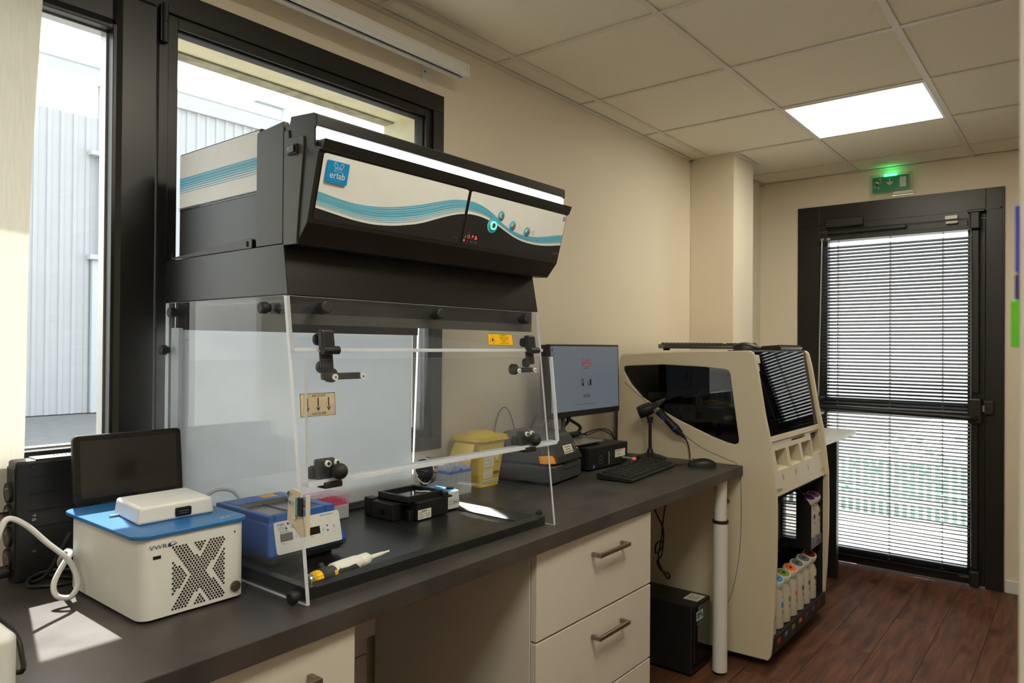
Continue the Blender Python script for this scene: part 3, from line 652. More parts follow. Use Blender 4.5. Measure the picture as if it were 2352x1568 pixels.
# keyboard builder (local, long side along x)
def keyboard(name, label, loc, rz, rx=0., group=None, fd=.002):
    k = thing(name, label, 'keyboard', loc, rz, group, local=True)
    if rx: k.rotation_euler = (rx, 0, rz)
    g = G().prism([(-.072, 0), (.072, 0), (.074, .018), (.066, .022), (-.070, .012), (-.0745, .008)], 'x', -.222, .222)
    mk('case', g, 'black', k, bev=.002)
    g = G(); random.seed(5); rows = [(-.058, 'b'), (-.038, 'c'), (-.019, 'd'), (0., 'e'), (.019, 'f'), (.046, 'g')]
    for y, r in rows:
        z = .0155+(y+.06)*.078; x = -.211
        while x < .205:
            wd = .0175
            if r == 'b' and -.14 < x < -.05: wd = .11
            if (.085 < x < .098) or (.150 < x < .158): x += .008; continue
            if r in 'cd' and .098 <= x < .15 and r == 'd': x += .019; continue
            g.hexa([(x, y-.0085, z-.004), (x+wd-.001, y-.0085, z-.004), (x+wd-.001, y+.0085, z-.004), (x, y+.0085, z-.004)], [(x+.0022, y-.0062, z+.0045), (x+wd-.0032, y-.0062, z+.0045), (x+wd-.0032, y+.0065, z+.0055), (x+.0022, y+.0065, z+.0055)]); x += wd+.0012
    stuff(mk('keys', g, 'rubber', k))
    g = G()
    for i in range(36):
        y = random.choice(rows)[0]; x = random.uniform(-.2, .2); g.box((x, y, .0205+(y+.06)*.079), (x+.003, y+.003, .0207+(y+.06)*.079))
    stuff(mk('key_print', g, 'silver', k))
    mk('case_foot', G().box((-.2, .045, -fd), (-.17, .06, 0)), 'rubber', k); mk('case_foot', G().box((.17, .045, -fd), (.2, .06, 0)), 'rubber', k)
    return k
keyboard('keyboard', 'black keyboard lying on the dark worktop in front of the desktop computer', (.420, -.430, ZB+.002), math.radians(6))
def mouse(label, loc, rz):
    t = thing('mouse', label, 'mouse', loc, rz, None, local=True); g = G(); vs = []; nx, ny = 16, 14
    for j in range(ny+1):
        v = j/ny
        for i in range(nx+1):
            a = math.pi*i/nx; wd = .031*(math.sin(math.pi*(.06+.88*v))**.45)*(.92+.08*v)
            y = -.058+.116*v; h = .036*(math.sin(math.pi*(.08+.84*v))**.6)*(1.05-.25*v); vs.append((-wd*math.cos(a), y, .002+h*(math.sin(a)**.62)))
    g.add(vs, [(j*(nx+1)+i, j*(nx+1)+i+1, (j+1)*(nx+1)+i+1, (j+1)*(nx+1)+i) for j in range(ny) for i in range(nx)], 0, True)
    g.add([vs[i] for i in range(nx+1)], [list(range(nx+1))[::-1]]); g.add([vs[-nx-1+i] for i in range(nx+1)], [list(range(nx+1))]); 
    mk('shell', g, 'black', t, ang=60)
    mk('base', G().prism([(-.024, -.054), (.024, -.054), (.030, 0), (.026, .05), (0, .057), (-.026, .05), (-.030, 0)], 'z', 0, .005), 'rubber', t)
    mk('scroll_wheel', G().cyl((-.0035, .034, .0235), (.0035, .034, .0235), .010, n=16), 'grey', t)
    return t
mouse('black mouse resting on the corner of the dark worktop', (.735, -.562, ZB), math.radians(24))
o = mk('mouse_cable', G().tube([(.711, -.505, ZB+.010), (.695, -.475, ZB+.003), (.69, -.42, ZB+.003), (.665, -.365, ZB+.010), (.62, -.335, ZB+.004), (.56, -.32, ZB+.004), (.60, -.29, ZB+.02)], .0022), 'bcable', origin=(.7, -.4, ZB)); tag(o, 'thin black mouse cord curving across the worktop behind the keyboard', 'cord')

# barcode scanner on its stand
sc = thing('scanner_stand', 'black gooseneck scanner stand on the worktop beside the cream instrument', 'stand', (.80, -.29, ZB))
g = G().prism([(.80+.062*math.cos(t*math.pi/12)*1.15, -.295+.062*math.sin(t*math.pi/12)) for t in range(24)], 'z', ZB, ZB+.006)
g.lathe([(.062, 0), (.055, .010), (.03, .016), (.016, .022), (.012, .034), (.0105, .04)], (.79, -.29, ZB+.004), 28)
mk('stand_base', g, 'black', sc, bev=.001)
mk('gooseneck', G().tube([(.79, -.29, ZB+.03), (.789, -.29, ZB+.09), (.788, -.29, ZB+.15), (.787, -.29, 1.012)], .0075, n=12), 'rubber', sc)
mk('neck_collar', G().cyl((.787, -.29, 1.005), (.787, -.29, 1.022), .012).cyl((.787, -.29, 1.022), (.787, -.29, 1.034), .016), 'black', sc)
hd = Vector((.36, -.84, .40)).normalized(); hs = Vector((.92, .40, 0)).normalized(); hu = hs.cross(hd)*-1
hu = hu if hu.z > 0 else -hu
Rc = Matrix((hs, hu, hd)).transposed()
h0 = Vector((.779, -.272, 1.063))
mk('cradle_cup', G().lathe([(.026, -.034), (.029, -.026), (.030, .0), (.027, .030), (.023, .030), (.023, -.026), (.001, -.030)], h0, 24, 0, Rc), 'black', sc)
bs = thing('barcode_scanner', 'black handheld barcode scanner with blue band resting in the gooseneck stand', 'scanner', (.81, -.33, 1.0))
HM_ = Matrix.Identity(4)
for i in range(3): HM_[i][0], HM_[i][1], HM_[i][2], HM_[i][3] = hs[i], hu[i], hd[i], h0[i]
g = G(HM_).hexa([(-.020, -.014, .0), (.020, -.014, .0), (.020, .014, .0), (-.020, .014, .0)], [(-.022, -.010, .055), (.022, -.010, .055), (.022, .020, .055), (-.022, .020, .055)])
g.hexa([(-.022, -.010, .055), (.022, -.010, .055), (.022, .020, .055), (-.022, .020, .055)], [(-.015, .010, .105), (.015, .010, .105), (.015, .020, .105), (-.015, .020, .105)])
mk('scanner_head', g, 'black', bs, bev=.006, seg=3)
d0, d1 = Vector((.803, -.322, 1.062)), Vector((.848, -.410, .962)); dd = (d1-d0).normalized()
g = G()
for q0, q1, r0, r1 in ((0, .35, .019, .016), (.35, .72, .016, .018), (.77, 1, .019, .014)): g.cyl(d0+(d1-d0)*q0, d0+(d1-d0)*q1, r0, r1, n=20)
mk('handle', g, 'black', bs)
mk('blue_band', G().cyl(d0+(d1-d0)*.72, d0+(d1-d0)*.77, .0195, n=20), 'tabb', bs, label='blue band around the handle')
mk('trigger', G().tube([(.796, -.338, 1.046), (.800, -.345, 1.030), (.808, -.354, 1.018)], .0045), 'tabb', bs, label='blue trigger')
mk('cord', G().cyl(d1, d1+dd*.035, .009, .004, n=12).tube([d1+dd*.03, (.866, -.438, .915), (.868, -.446, .87), (.866, -.446, .850)], .003), 'bcable', bs)

# loose black cables
def cable(label, pts, r, mat='bcable', name='cable'):
    o = mk(name, G().tube(pts, r), mat, origin=pts[0]); tag(o, label, 'cable'); return o
cable('thin black cable hanging in a knot under the worktop edge', [(.66, -.35, .803), (.72, -.35, .64), (.80, -.35, .54), (.80, -.35, .46), (.735, -.35, .44), (.76, -.34, .475), (.82, -.34, .47), (.79, -.35, .42), (.75, -.35, .40), (.79, -.35, .35), (.86, -.35, .32), (.87, -.35, .30), (.84, -.35, .31), (.77, -.345, .40), (.80, -.345, .50), (.81, -.345, .56), (.84, -.35, .70), (.84, -.35, .803)], .0038)
cable('thin grey wire looping up against the wall behind the yellow bin', [(-.010, -.03, .90), (0, -.03, .99), (.025, -.03, 1.075), (.062, -.03, 1.105), (.10, -.03, 1.08), (.135, -.03, 1.0), (.16, -.03, .90)], .0022, 'grey')
cable('black cable draped over the end of the desktop computer', [(.52, -.10, .963), (.58, -.15, .985), (.63, -.18, .97), (.66, -.20, .90), (.72, -.235, .853), (.74, -.24, .850)], .0028)
cable('black cable running down beside the desktop computer to the worktop', [(.50, -.13, .960), (.56, -.17, .982), (.61, -.2, .955), (.64, -.215, .90), (.69, -.27, .850), (.66, -.33, .850), (.59, -.345, .853)], .0028)
# ================================================================== FUME HOOD
hood = thing('fume_hood', 'black-headed fume hood with clear acrylic walls standing on the worktop', 'fume hood', (-.89, -.35, ZB))
XL, XR0, XR1 = -1.293, -.487, -.463
# base tray
g = G().box((-1.283, -.63, ZB), (-.50, -.09, ZB+.008)); mk('tray', g, 'tray', hood, bev=.001)
g = G()
for poly in ([(-.642, ZB), (-.642, ZB+.022), (-.618, ZB+.026), (-.590, ZB+.010), (-.590, ZB+.008)], [(-.118, ZB+.008), (-.118, ZB+.012), (-.103, ZB+.026), (-.090, ZB+.026), (-.090, ZB)]):
    g.prism(poly, 'x', -1.284, -.497)
for poly in ([(-1.284, ZB), (-1.284, ZB+.025), (-1.266, ZB+.025), (-1.242, ZB+.010), (-1.242, ZB+.0085)], [(-.545, ZB+.0085), (-.545, ZB+.010), (-.517, ZB+.025), (-.497, ZB+.025), (-.497, ZB)]):
    g.prism(poly, 'y', -.6415, -.0905)
mk('tray_rim', g, 'tray', hood)
# side panels, back panel
prof = [(-.086, ZB+.001), (-.665, ZB+.001), (-.580, 1.444), (-.086, 1.444)]
mk('side_panel', G().prism(prof, 'x', XL-.008, XL, 0, 1), ['acryl', 'edge'], hood)
sh = Matrix.Identity(4); sh[0][2] = (XR1-XR0)/(1.444-ZB); sh[0][3] = -sh[0][2]*ZB
mk('side_panel', G(sh).prism(prof, 'x', XR0, XR0+.008, 0, 1), ['acryl', 'edge'], hood)
mk('back_panel', G().box((-1.287, -.098, ZB+.012), (-.498, -.091, 1.384)), 'rear', hood, bev=.001)
mk('corner_post', G().box((XL, -.135, ZB+.026), (XL+.010, -.099, 1.384)), 'edge', hood)
# fixed front strip and the bright rod on its lower edge
k_ = -.085/.599
def fy(z): return -.665+(z-ZB)*.085/.599
g = G().hexa([(XL, fy(1.338)-.008, 1.338), (-.468, fy(1.338)-.008, 1.338), (-.468, fy(1.338), 1.338), (XL, fy(1.338), 1.338)], [(XL, fy(1.444)-.008, 1.444), (XR1, fy(1.444)-.008, 1.444), (XR1, fy(1.444), 1.444), (XL, fy(1.444), 1.444)])
g.m = [1, 1, 0, 1, 0, 1]; mk('front_panel', g, ['acryl', 'edge'], hood)
mk('front_panel_edge', G().box((XL, fy(1.336)-.010, 1.331), (-.462, fy(1.336)+.002, 1.339)), 'edge', hood, bev=.001)
# hinged flap
fo = -.014
def fq(x, z, o): return (x, fy(z)+fo+o, z)
FX0, FX1 = -1.292, -.452
g = G().hexa([fq(FX0, 1.078, -.008), fq(FX1, 1.078, -.008), fq(FX1, 1.078, 0), fq(FX0, 1.078, 0)], [fq(FX0+.018, 1.317, -.008), fq(FX1+.012, 1.317, -.008), fq(FX1+.012, 1.317, 0), fq(FX0+.018, 1.317, 0)])
g.m = [1, 1, 0, 1, 0, 1]; flap = mk('flap', g, ['acryl', 'edge'], hood)
g = G().hexa([fq(FX0, 1.070, -.010), fq(FX1-.012, 1.070, -.010), fq(FX1-.012, 1.070, .020), fq(FX0, 1.070, .020)], [fq(FX0, 1.079, -.010), fq(FX1, 1.079, -.010), fq(FX1, 1.079, .020), fq(FX0, 1.079, .020)])
mk('flap_lip', g, 'edge', flap)
g = G().hexa([fq(FX1-.001, 1.079, -.009), fq(FX1+.004, 1.079, -.009), fq(FX1+.004, 1.079, .001), fq(FX1-.001, 1.079, .001)], [fq(FX1+.011, 1.317, -.009), fq(FX1+.016, 1.317, -.009), fq(FX1+.016, 1.317, .001), fq(FX1+.011, 1.317, .001)])
mk('flap_edge', g, 'edge', flap)
def fbox(g, x0, x1, z0, z1, o0, o1, m=0): g.hexa([fq(x0, z0, o0), fq(x1, z0, o0), fq(x1, z0, o1), fq(x0, z0, o1)], [fq(x0, z1, o0), fq(x1, z1, o0), fq(x1, z1, o1), fq(x0, z1, o1)], m); return g
for hx in (-1.235, -.545):
    h = mk('hinge', fbox(fbox(G(), hx, hx+.031, 1.335, 1.377, -.012, .006), hx+.002, hx+.033, 1.296, 1.332, 0.0, .010), 'black', hood, bev=.004)
    mk('hinge_barrel', G().cyl(fq(hx-.002, 1.335, -.012), fq(hx+.037, 1.335, -.012), .0085, n=18), 'black', hood)
    mk('hinge_nut', G().cyl(fq(hx+.012, 1.357, .014), fq(hx+.012, 1.357, .022), .013, n=18).cyl(fq(hx+.016, 1.30, .014), fq(hx+.016, 1.30, .024), .013, n=18), 'black', hood)
for i, bx_ in enumerate((-1.232, -.622)):
    mk('stay_bar', fbox(G(), bx_, bx_+.098, 1.274, 1.288, .001, .010), 'black', flap, bev=.002)
    mk('stay_pad', G().cyl(fq(bx_+.03, 1.283, .010), fq(bx_+.03, 1.283, .022), .015, n=20), 'black', flap)
    for q in (.022, .094): mk('screw', G().cyl(fq(bx_+q, 1.280, -.008), fq(bx_+q, 1.280, -.012), .0065, n=16), 'white', flap, bev=.001); mk('screw_hole', G().cyl(fq(bx_+q, 1.280, -.012), fq(bx_+q, 1.280, -.0126), .0028, n=10), 'grey', flap)
for kx in (-1.262, -.613):
    mk('clip_block', fbox(G(), kx, kx+.046, 1.065, 1.118, .001, .014), 'black', flap, bev=.004)
    mk('clip_wing', fbox(G(), kx+.004, kx+.048, 1.062, 1.075, -.014, .014), 'black', flap, bev=.003)
    mk('ball_knob', G().sphere(fq(kx+.036, 1.094, -.022), .0165).cyl(fq(kx+.034, 1.094, -.008), fq(kx+.036, 1.094, -.02), .008), 'rubber', flap)
    mk('back_knob', G().cyl(fq(kx+.005, 1.09, .014), fq(kx+.005, 1.09, .028), .014, n=18), 'rubber', flap)
    for q in (.018, .040): mk('screw', G().cyl(fq(kx+q, 1.110, -.008), fq(kx+q, 1.110, -.013), .0065, n=16), 'white', flap, bev=.001); mk('screw_hole', G().cyl(fq(kx+q, 1.110, -.013), fq(kx+q, 1.110, -.0136), .0038, n=10), 'ink', flap)
# knobs of the skirt
def knob(p, n_, r=.0135, L_=.020, name='knob'):
    p = Vector(p); n_ = Vector(n_).normalized(); g = G().cyl(p, p+n_*.008, r*.7, n=16).cyl(p+n_*.008, p+n_*(.008+L_), r, r*.96, n=12).cyl(p+n_*(.008+L_), p+n_*(.010+L_), r*.96, r*.7, n=12)
    return mk(name, g, 'rubber', hood)
for kx in (-1.226, -.895, -.555): knob((kx, fy(1.42)-.008, 1.420), (0, -1, .1))
for ky, kz in ((-.145, 1.420), (-.530, 1.420), (-.104, 1.331), (-.640, .861), ): knob((XL-.008, ky, kz), (-1, 0, 0), .0125, .012)
knob((XR0+.008, -.60, .868), (1, 0, 0), .008, .008)
# hinge bracket with micro switch on the left front edge
g = G().prism([(-.611, 1.060), (-.622, 1.067), (-.652, 1.062), (-.663, .978), (-.648, .976), (-.606, 1.004)], 'x', XL-.013, XL-.010)
g.box((XL-.013, -.668, .98), (XL-.003, -.665, 1.058)); mk('bracket', g, 'offw', hood, bev=.001)
mk('micro_switch', G().box((XL-.018, -.660, 1.017), (XL-.013, -.647, 1.053)), 'black', hood, bev=.001); mk('switch_face', G().box((XL-.0185, -.647, 1.018), (XL-.013, -.641, 1.052)), 'teal', hood)
g = G()
for y, z in ((-.617, 1.057), (-.622, 1.040), (-.637, 1.013), (-.626, .995)): mk('screw', G().cyl((XL-.012, y, z), (XL-.018, y, z), .0042, n=10), 'chrome', hood)
# stickers
st = mk('air_flow_sticker', G(plane_M((XL+.003, fy(1.203)-.010, 1.203), (1, -.02, 0), (0, k_*-1*.6, 1))).box((0, 0, 0), (.082, .046, .0012)), 'tan', hood)
AM = plane_M((XL+.003, fy(1.203)-.0113, 1.203), (1, -.02, 0), (0, k_*-1*.6, 1))
g = G(AM)
for x in (.016, .041, .066): flat(g, [(x-.0014, .018, x+.0014, .037)]); g.add([(x-.0055, .0185, .0004), (x, .0165, .0004), (x, .0095, .0004)], [(0, 1, 2)]); g.add([(x, .0165, .0004), (x+.0055, .0185, .0004), (x, .0095, .0004)], [(0, 1, 2)])
flat(g, [(0, 0, .082, .0008), (0, .0452, .082, .046), (0, 0, .0008, .046), (.0812, 0, .082, .046)]); mk('sticker_print', g, 'ink', hood)
xd = AM.to_3x3() @ Vector((1, 0, 0)); yd = AM.to_3x3() @ Vector((0, 1, 0))
text('AIR FLOW', .0072, 'ink', hood, AM @ Vector((.043, .0385, 0)), xd, yd, 'sticker_lettering', 'CENTER'); text('AIR FLOW', .0072, 'ink', hood, AM @ Vector((.043, .0078, 0)), -xd, -yd, 'sticker_lettering', 'CENTER')
YM = plane_M((-.700, fy(1.348)-.0085, 1.349), (1, 0, 0), (0, .142, 1))
mk('warning_sticker', G(YM).box((0, 0, 0), (.102, .030, .0008)), 'ylab', hood)
xd = YM.to_3x3() @ Vector((1, 0, 0)); yd = YM.to_3x3() @ Vector((0, 1, 0))
for s_, x, y, z in (('DANGER !', .064, .0245, .0050), ('FERMER LES PORTES', .066, .0190, .0042), ('CLOSE THE DOORS', .066, .0140, .0042), ('GEFAHR !', .066, .0085, .0048), ('TÜREN SCHLIESSEN', .066, .0030, .0042), ('UV', .018, .0020, .0060)):
    text(s_, z, 'ink', hood, YM @ Vector((x, y, .0009)), xd, yd, 'sticker_lettering', 'CENTER')
g = G(YM); T3 = [(.007, .009), (.029, .009), (.018, .0275)]
for (a, b), (c_, d) in zip(T3, T3[1:]+T3[:1]):
    dx, dy = c_-a, d-b; L_ = math.hypot(dx, dy); nx_, ny_ = -dy/L_*.0007, dx/L_*.0007; g.add([(a, b, .0012), (c_, d, .0012), (c_+nx_, d+ny_, .0012), (a+nx_, b+ny_, .0012)], [(0, 1, 2, 3)])
disc(g, .018, .0145, .0035, .0012); flat(g, [(0, 0, .102, .0006), (0, .0294, .102, .030), (0, 0, .0006, .03), (.1014, 0, .102, .03)], .0012)
mk('sticker_print', g, 'ink', hood)
# skirt
g = G()
g.hexa([(XL, -.583, 1.446), (-.458, -.583, 1.446), (-.478, -.07, 1.446), (XL, -.07, 1.446)], [(XL, -.566, 1.549), (-.462, -.566, 1.549), (-.478, -.066, 1.549), (XL, -.066, 1.549)])
mk('skirt', g, 'powderd', hood, bev=.002)
g = G().box((-1.284, -.574, 1.410), (-.476, -.570, 1.446)).box((-1.284, -.112, 1.380), (-.486, -.100, 1.446))
mk('skirt_flange', g, 'powderd', hood, bev=.001)
mk('flange_lip', G().prism(rrect(-1.284, 1.388, -.476, 1.412, .004), 'y', -.573, -.569), 'powder', hood)  # lighter coat on this strip stands in for light from inside the hood
mk('filter_frame', G().box((-1.28, -.565, 1.440), (-.48, -.115, 1.446)), 'matte', hood)
for i in range(6): mk('filter_bar', G().box((-1.27+i*.13, -.56, 1.436), (-1.262+i*.13, -.12, 1.440)), 'black', hood)
# head
HX = -1.286
mk('head_body', G().box((HX, -.47, 1.552), (-.478, -.118, 1.802)), 'powderd', hood, bev=.003)
SM_ = plane_M((HX-.0006, -.119, 1.552), (0, -1, 0), (0, 0, 1))
mk('side_sheet', G(SM_).box((.004, .118, 0), (.345, .246, .001)), 'white', hood)
g = G(SM_)
for z0_, z1_ in ((.187, .1905), (.1795, .1858), (.1735, .1785), (.1688, .1722), (.1640, .1668), (.1590, .1610), (.1545, .1558)): flat(g, [(.004, z0_, .345, z1_)], .0014)
mk('side_stripes', g, 'cyan', hood)
g = G(SM_); flat(g, [(0, .1185, .35, .1195), (0, .113, .35, .114)], .0018); mk('panel_seam', g, 'gloss', hood)
mk('side_rail', G().prism([(-.09, 1.550), (-.09, 1.554), (-.435, 1.572), (-.447, 1.568), (-.447, 1.550)], 'x', XL+.001, XL+.004), 'powder', hood, bev=.001)
for y in (-.10, -.43): mk('rail_screw', G().cyl((XL+.001, y, 1.557), (XL-.001, y, 1.557), .003, n=10).cyl((XL+.001, y, 1.563), (XL-.001, y, 1.563), .003, n=10), 'ink', hood)
mk('cheek_plate', G().prism([(-.466, 1.550), (-.563, 1.550), (-.563, 1.797), (-.468, 1.790), (-.466, 1.780)], 'x', XL-.001, XL+.012), 'powder', hood, bev=.0015)
mk('cheek_back', G().box((XL+.012, -.563, 1.550), (-.47, -.468, 1.792)), 'powderd', hood)
con = [(-.568, 1.547), (-.612, 1.545), (-.645, 1.584), (-.680, 1.716), (-.686, 1.722), (-.667, 1.730), (-.667, 1.766), (-.672, 1.768), (-.672, 1.791), (-.660, 1.796), (-.585, 1.802), (-.583, 1.788), (-.568, 1.786)]
mk('console', G().prism(con, 'x', XL, -.452, 0), 'powderd', hood, bev=.002)
mk('console_cheek', G().prism([(-.568, 1.55), (-.571, 1.545), (-.613, 1.545), (-.618, 1.60), (-.634, 1.735), (-.633, 1.755), (-.585, 1.758), (-.583, 1.775), (-.568, 1.775)], 'x', XL-.003, XL+.002), 'powder', hood, bev=.001)
mk('console_lip', G().prism([(-.682, 1.720), (-.692, 1.742), (-.667, 1.743), (-.667, 1.722)], 'x', XL+.006, -.446), 'powderd', hood, bev=.001)
mk('light_strip', G().box((XL+.003, -.671, 1.743), (-.460, -.667, 1.765)), 'hoodled', hood, label='glowing white light strip')
g = G().box((XL-.008, -.618, 1.722), (XL-.002, -.585, 1.742)); sw = mk('rocker_switch', g, 'black', hood, bev=.002)
mk('switch_key', G().hexa([(XL-.013, -.614, 1.725), (XL-.008, -.614, 1.725), (XL-.008, -.589, 1.725), (XL-.009, -.589, 1.725)], [(XL-.013, -.614, 1.739), (XL-.008, -.614, 1.739), (XL-.008, -.589, 1.739), (XL-.009, -.589, 1.739)]), 'black', sw)
g = G(plane_M((XL-.0125, -.594, 1.732), (0, -1, 0), (0, 0, 1))); ring(g, .002, 0, .0022, .0032, .0006); mk('switch_print', g, 'silver', sw)
# printed front
FM = plane_M((-1.293, -.645, 1.585), (1, 0, 0), (0, -.036, .135))
def interp(T, x):
    if x <= T[0][0]: return T[0][1]
    for (a, b), (c_, d) in zip(T, T[1:]):
        if x <= c_: return b+(d-b)*(x-a)/(c_-a)
    return T[-1][1]
TT = [(.0, .0635), (.046, .057), (.097, .0519), (.149, .0533), (.203, .0604), (.275, .0764), (.33, .0930), (.365, .1033), (.39, .1086), (.433, .113), (.465, .1115), (.5, .1045), (.537, .0913), (.562, .080), (.591, .069), (.617, .0630), (.661, .0574), (.707, .0585), (.757, .0665), (.809, .0771), (.85, .0835)]
BB = [(.0, .0312), (.053, .0247), (.104, .0187), (.157, .0165), (.212, .0212), (.286, .0359), (.34, .0555), (.375, .0679), (.403, .0762), (.432, .0813), (.463, .0832), (.496, .0808), (.52, .0770), (.556, .0687), (.595, .0559), (.635, .0456), (.674, .0402), (.727, .0392), (.779, .043), (.841, .0527)]
def smooth(T):
    def f(x): return sum(interp(T, x+d)*w_ for d, w_ in ((-.02, .2), (-.01, .2), (0, .2), (.01, .2), (.02, .2)))
    return f
ft, fb = smooth(TT), smooth(BB)
for x0, x1, nm in ((.010, .4265, 'front_sheet'), (.4345, .836, 'control_sheet')):
    fs_ = mk(nm, G(FM).prism(rrect(x0, .008, x1, .1375, .006), 'z', .0005, .0016), 'gloss' if False else 'black', hood, label='printed front sheet')
    g = G(FM); band(g, fb, lambda x: .1366 if x0+.006 < x < x1-.006 else .1345, x0+.001, x1-.001, 60, .0020); mk('sheet_white', g, 'offw' if False else 'white', fs_, label='pale upper field')
    g = G(FM)
    fr_ = [(0, .07), (.10, .20), (.235, .30), (.325, .46), (.49, .60), (.65, .70), (.76, .80), (.87, .905)]
    if x0 > .4: fr_ = [(0, .06), (.09, .13), (.16, .52), (.55, .62), (.65, .70), (.735, .77), (.82, .85)]
    for a, b in fr_:
        band(g, (lambda x, b=b: ft(x)+(fb(x)+.003-ft(x))*b), (lambda x, a=a: ft(x)+(fb(x)+.003-ft(x))*a), x0+.0012, x1-.0012, 60, .0024)
    mk('wave_stripes', g, 'cyan', fs_, label='blue wave stripes')
def fp(x, y, z=0): return FM @ Vector((x, y, z))
fxd, fyd = FM.to_3x3() @ Vector((1, 0, 0)), FM.to_3x3() @ Vector((0, 1, 0)); fnd = FM.to_3x3() @ Vector((0, 0, 1))
bad = mk('badge', G(FM).prism(rrect(.0205, .0825, .072, .1255, .003), 'z', .002, .006), 'logo', hood, label='square blue maker badge')
text('erlab', .0185, 'white', bad, fp(.0463, .0925, .0062), fxd, fyd, 'badge_lettering', 'CENTER', sx=1.02); text('FILTER SAFETY', .0042, 'cyan', bad, fp(.0463, .0868, .0062), fxd, fyd, 'badge_lettering', 'CENTER')
g = G(FM)
for cx_, cy_2, a, r_, sq in ((.0395, .1175, 125, .0062, .62), (.0530, .1175, 55, .0062, .62), (.0412, .1095, 40, .0045, .62), (.0512, .1095, -40, .0045, .62)): ring(g, cx_, cy_2, r_*.82, r_*1.0, .0066, 0, 22, sq, math.radians(a))
stuff(mk('badge_emblem', g, 'white', bad))
for x, y, r, big in ((.532, .067, .0125, 1), (.558, .0943, .0085, 0), (.610, .0762, .0085, 0), (.673, .0684, .0085, 0)):
    g = G(FM); disc(g, x, y, r*1.55, .0027); mk('button_halo', g, 'cyan', hood)
    b_ = mk('button', G().cyl(fp(x, y, .002), fp(x, y, .006), r*1.02, r*.9, n=24).cyl(fp(x, y, .006), fp(x, y, .0075), r*.72, r*.66, n=24), 'chrome', hood)
    if big:
        g = G(FM); ring(g, x, y, r*.58, r*.82, .0077, 0, 28); mk('lit_ring', g, 'gled', b_, label='green lit ring'); g = G(FM); disc(g, x, y, r*.55, .0078); mk('button_face', g, 'grey', b_); g = G(FM); ring(g, x, y, .003, .004, .0082); flat(g, [(x-.0005, y, x+.0005, y+.005)], .0082); mk('button_print', g, 'ink', b_)
    else:
        g = G(FM); disc(g, x, y, r*.18, .0078, 0, 10, r*.4); mk('button_print', g, 'grey', b_)
g = G(FM); disc(g, .826, .1251, .0075, .0027, 0, 24); mk('dot_sticker', g, 'lilac', hood)
g = G(FM); g.add([(.441, .0245, .0022), (.4455, .0245, .0022), (.443, .033, .0022)], [(0, 1, 2)]); flat(g, [(.452, .0165, .4545, .0185), (.465, .0165, .4675, .0185), (.469, .0165, .4715, .0185), (.478, .0165, .4805, .0185), (.4815, .0165, .484, .0185), (.485, .0165, .4875, .0185), (.451, .037, .455, .0385)], .0022); stuff(mk('icon_print', g, 'silver', hood))
g = G(FM); ring(g, .455, .0290, .003, .0044, .0022); flat(g, [(.467, .024, .4678, .034)], .0022); g.add([(.4678, .034, .0022), (.4678, .028, .0022), (.474, .031, .0022)], [(0, 1, 2)]); disc(g, .481, .031, .0024, .0022); disc(g, .479, .0265, .0024, .0022); disc(g, .4835, .0265, .0024, .0022); disc(g, .441, .0182, .003, .0022); stuff(mk('warning_icons', g, 'rled', hood))
g = G(FM); x, y = .700, .0687
for (a, b), (c_, d) in zip([(0, .008), (-.006, 0), (0, -.008), (.006, 0)], [(-.006, 0), (0, -.008), (.006, 0), (0, .008)]): g.add([(x+a, y+b, .0026), (x+c_, y+d, .0026), (x+c_*.85, y+d*.85, .0026), (x+a*.85, y+b*.85, .0026)], [(0, 1, 2, 3)])
flat(g, [(x-.0005, y-.003, x+.0005, y+.004), (.691, y+.001, .693, y+.003)], .0026); stuff(mk('symbol_print', g, 'grey', hood))
text('Captair Bio', .0048, 'silver', hood, fp(.808, .0255, .002), fxd, fyd, 'front_lettering', 'LEFT'); text('SMART 321', .0034, 'grey', hood, fp(.810, .0205, .002), fxd, fyd, 'front_lettering', 'LEFT'); text('TOXICAP', .0038, 'grey', hood, fp(.402, .020, .002), fxd, fyd, 'front_lettering', 'LEFT')
# ================================================================== THINGS ON THE LEFT OF THE BENCH
tc_ = thing('thermal_cycler', 'white thermal cycler with blue lid, X-shaped vent and upright tablet screen', 'instrument', (-1.446, -.37, ZB))
bx0, bx1, by0, by1 = -1.548, -1.344, -.524, -.205
mk('body', G().prism(rrect(bx0, by0, bx1, by1, .022, 7), 'z', ZB+.006, .9965, sm=True), 'white', tc_)
mk('rubber_foot', G().prism(rrect(bx0+.006, by0+.006, bx1-.006, by1-.006, .02), 'z', ZB, ZB+.006), 'rubber', tc_)
mk('blue_lid', G().prism(rrect(bx0-.011, by0-.004, bx1+.007, by1+.012, .026, 7), 'z', .9965, 1.004, sm=True), 'vblue', tc_, bev=.0012, label='flat blue lid plate')
g = G().hexa([(-1.519, -.446, 1.004), (-1.368, -.446, 1.004), (-1.356, -.306, 1.004), (-1.505, -.306, 1.004)], [(-1.515, -.443, 1.037), (-1.371, -.443, 1.037), (-1.359, -.310, 1.037), (-1.502, -.310, 1.037)])
hl = mk('heated_cover', g, 'white', tc_, bev=.006, seg=4)
mk('latch', G().prism(rrect(-1.448, 1.0095, -1.417, 1.0265, .003), 'y', -.4478, -.444), 'gloss', hl)
mk('latch_rib', G().box((-1.442, -.4484, 1.0145), (-1.423, -.4478, 1.0155)).box((-1.442, -.4484, 1.019), (-1.423, -.4478, 1.020)), 'grey', hl)
mk('hinge_pin', G().cyl((-1.524, -.335, 1.006), (-1.505, -.335, 1.006), .003, n=10), 'silver', hl)
g = G(plane_M((-1.4405, by0-.0005, .9165), (1, 0, 0), (0, 0, 1)))
ca, cb2 = .0495, .0565; rows = 25; cols = 17
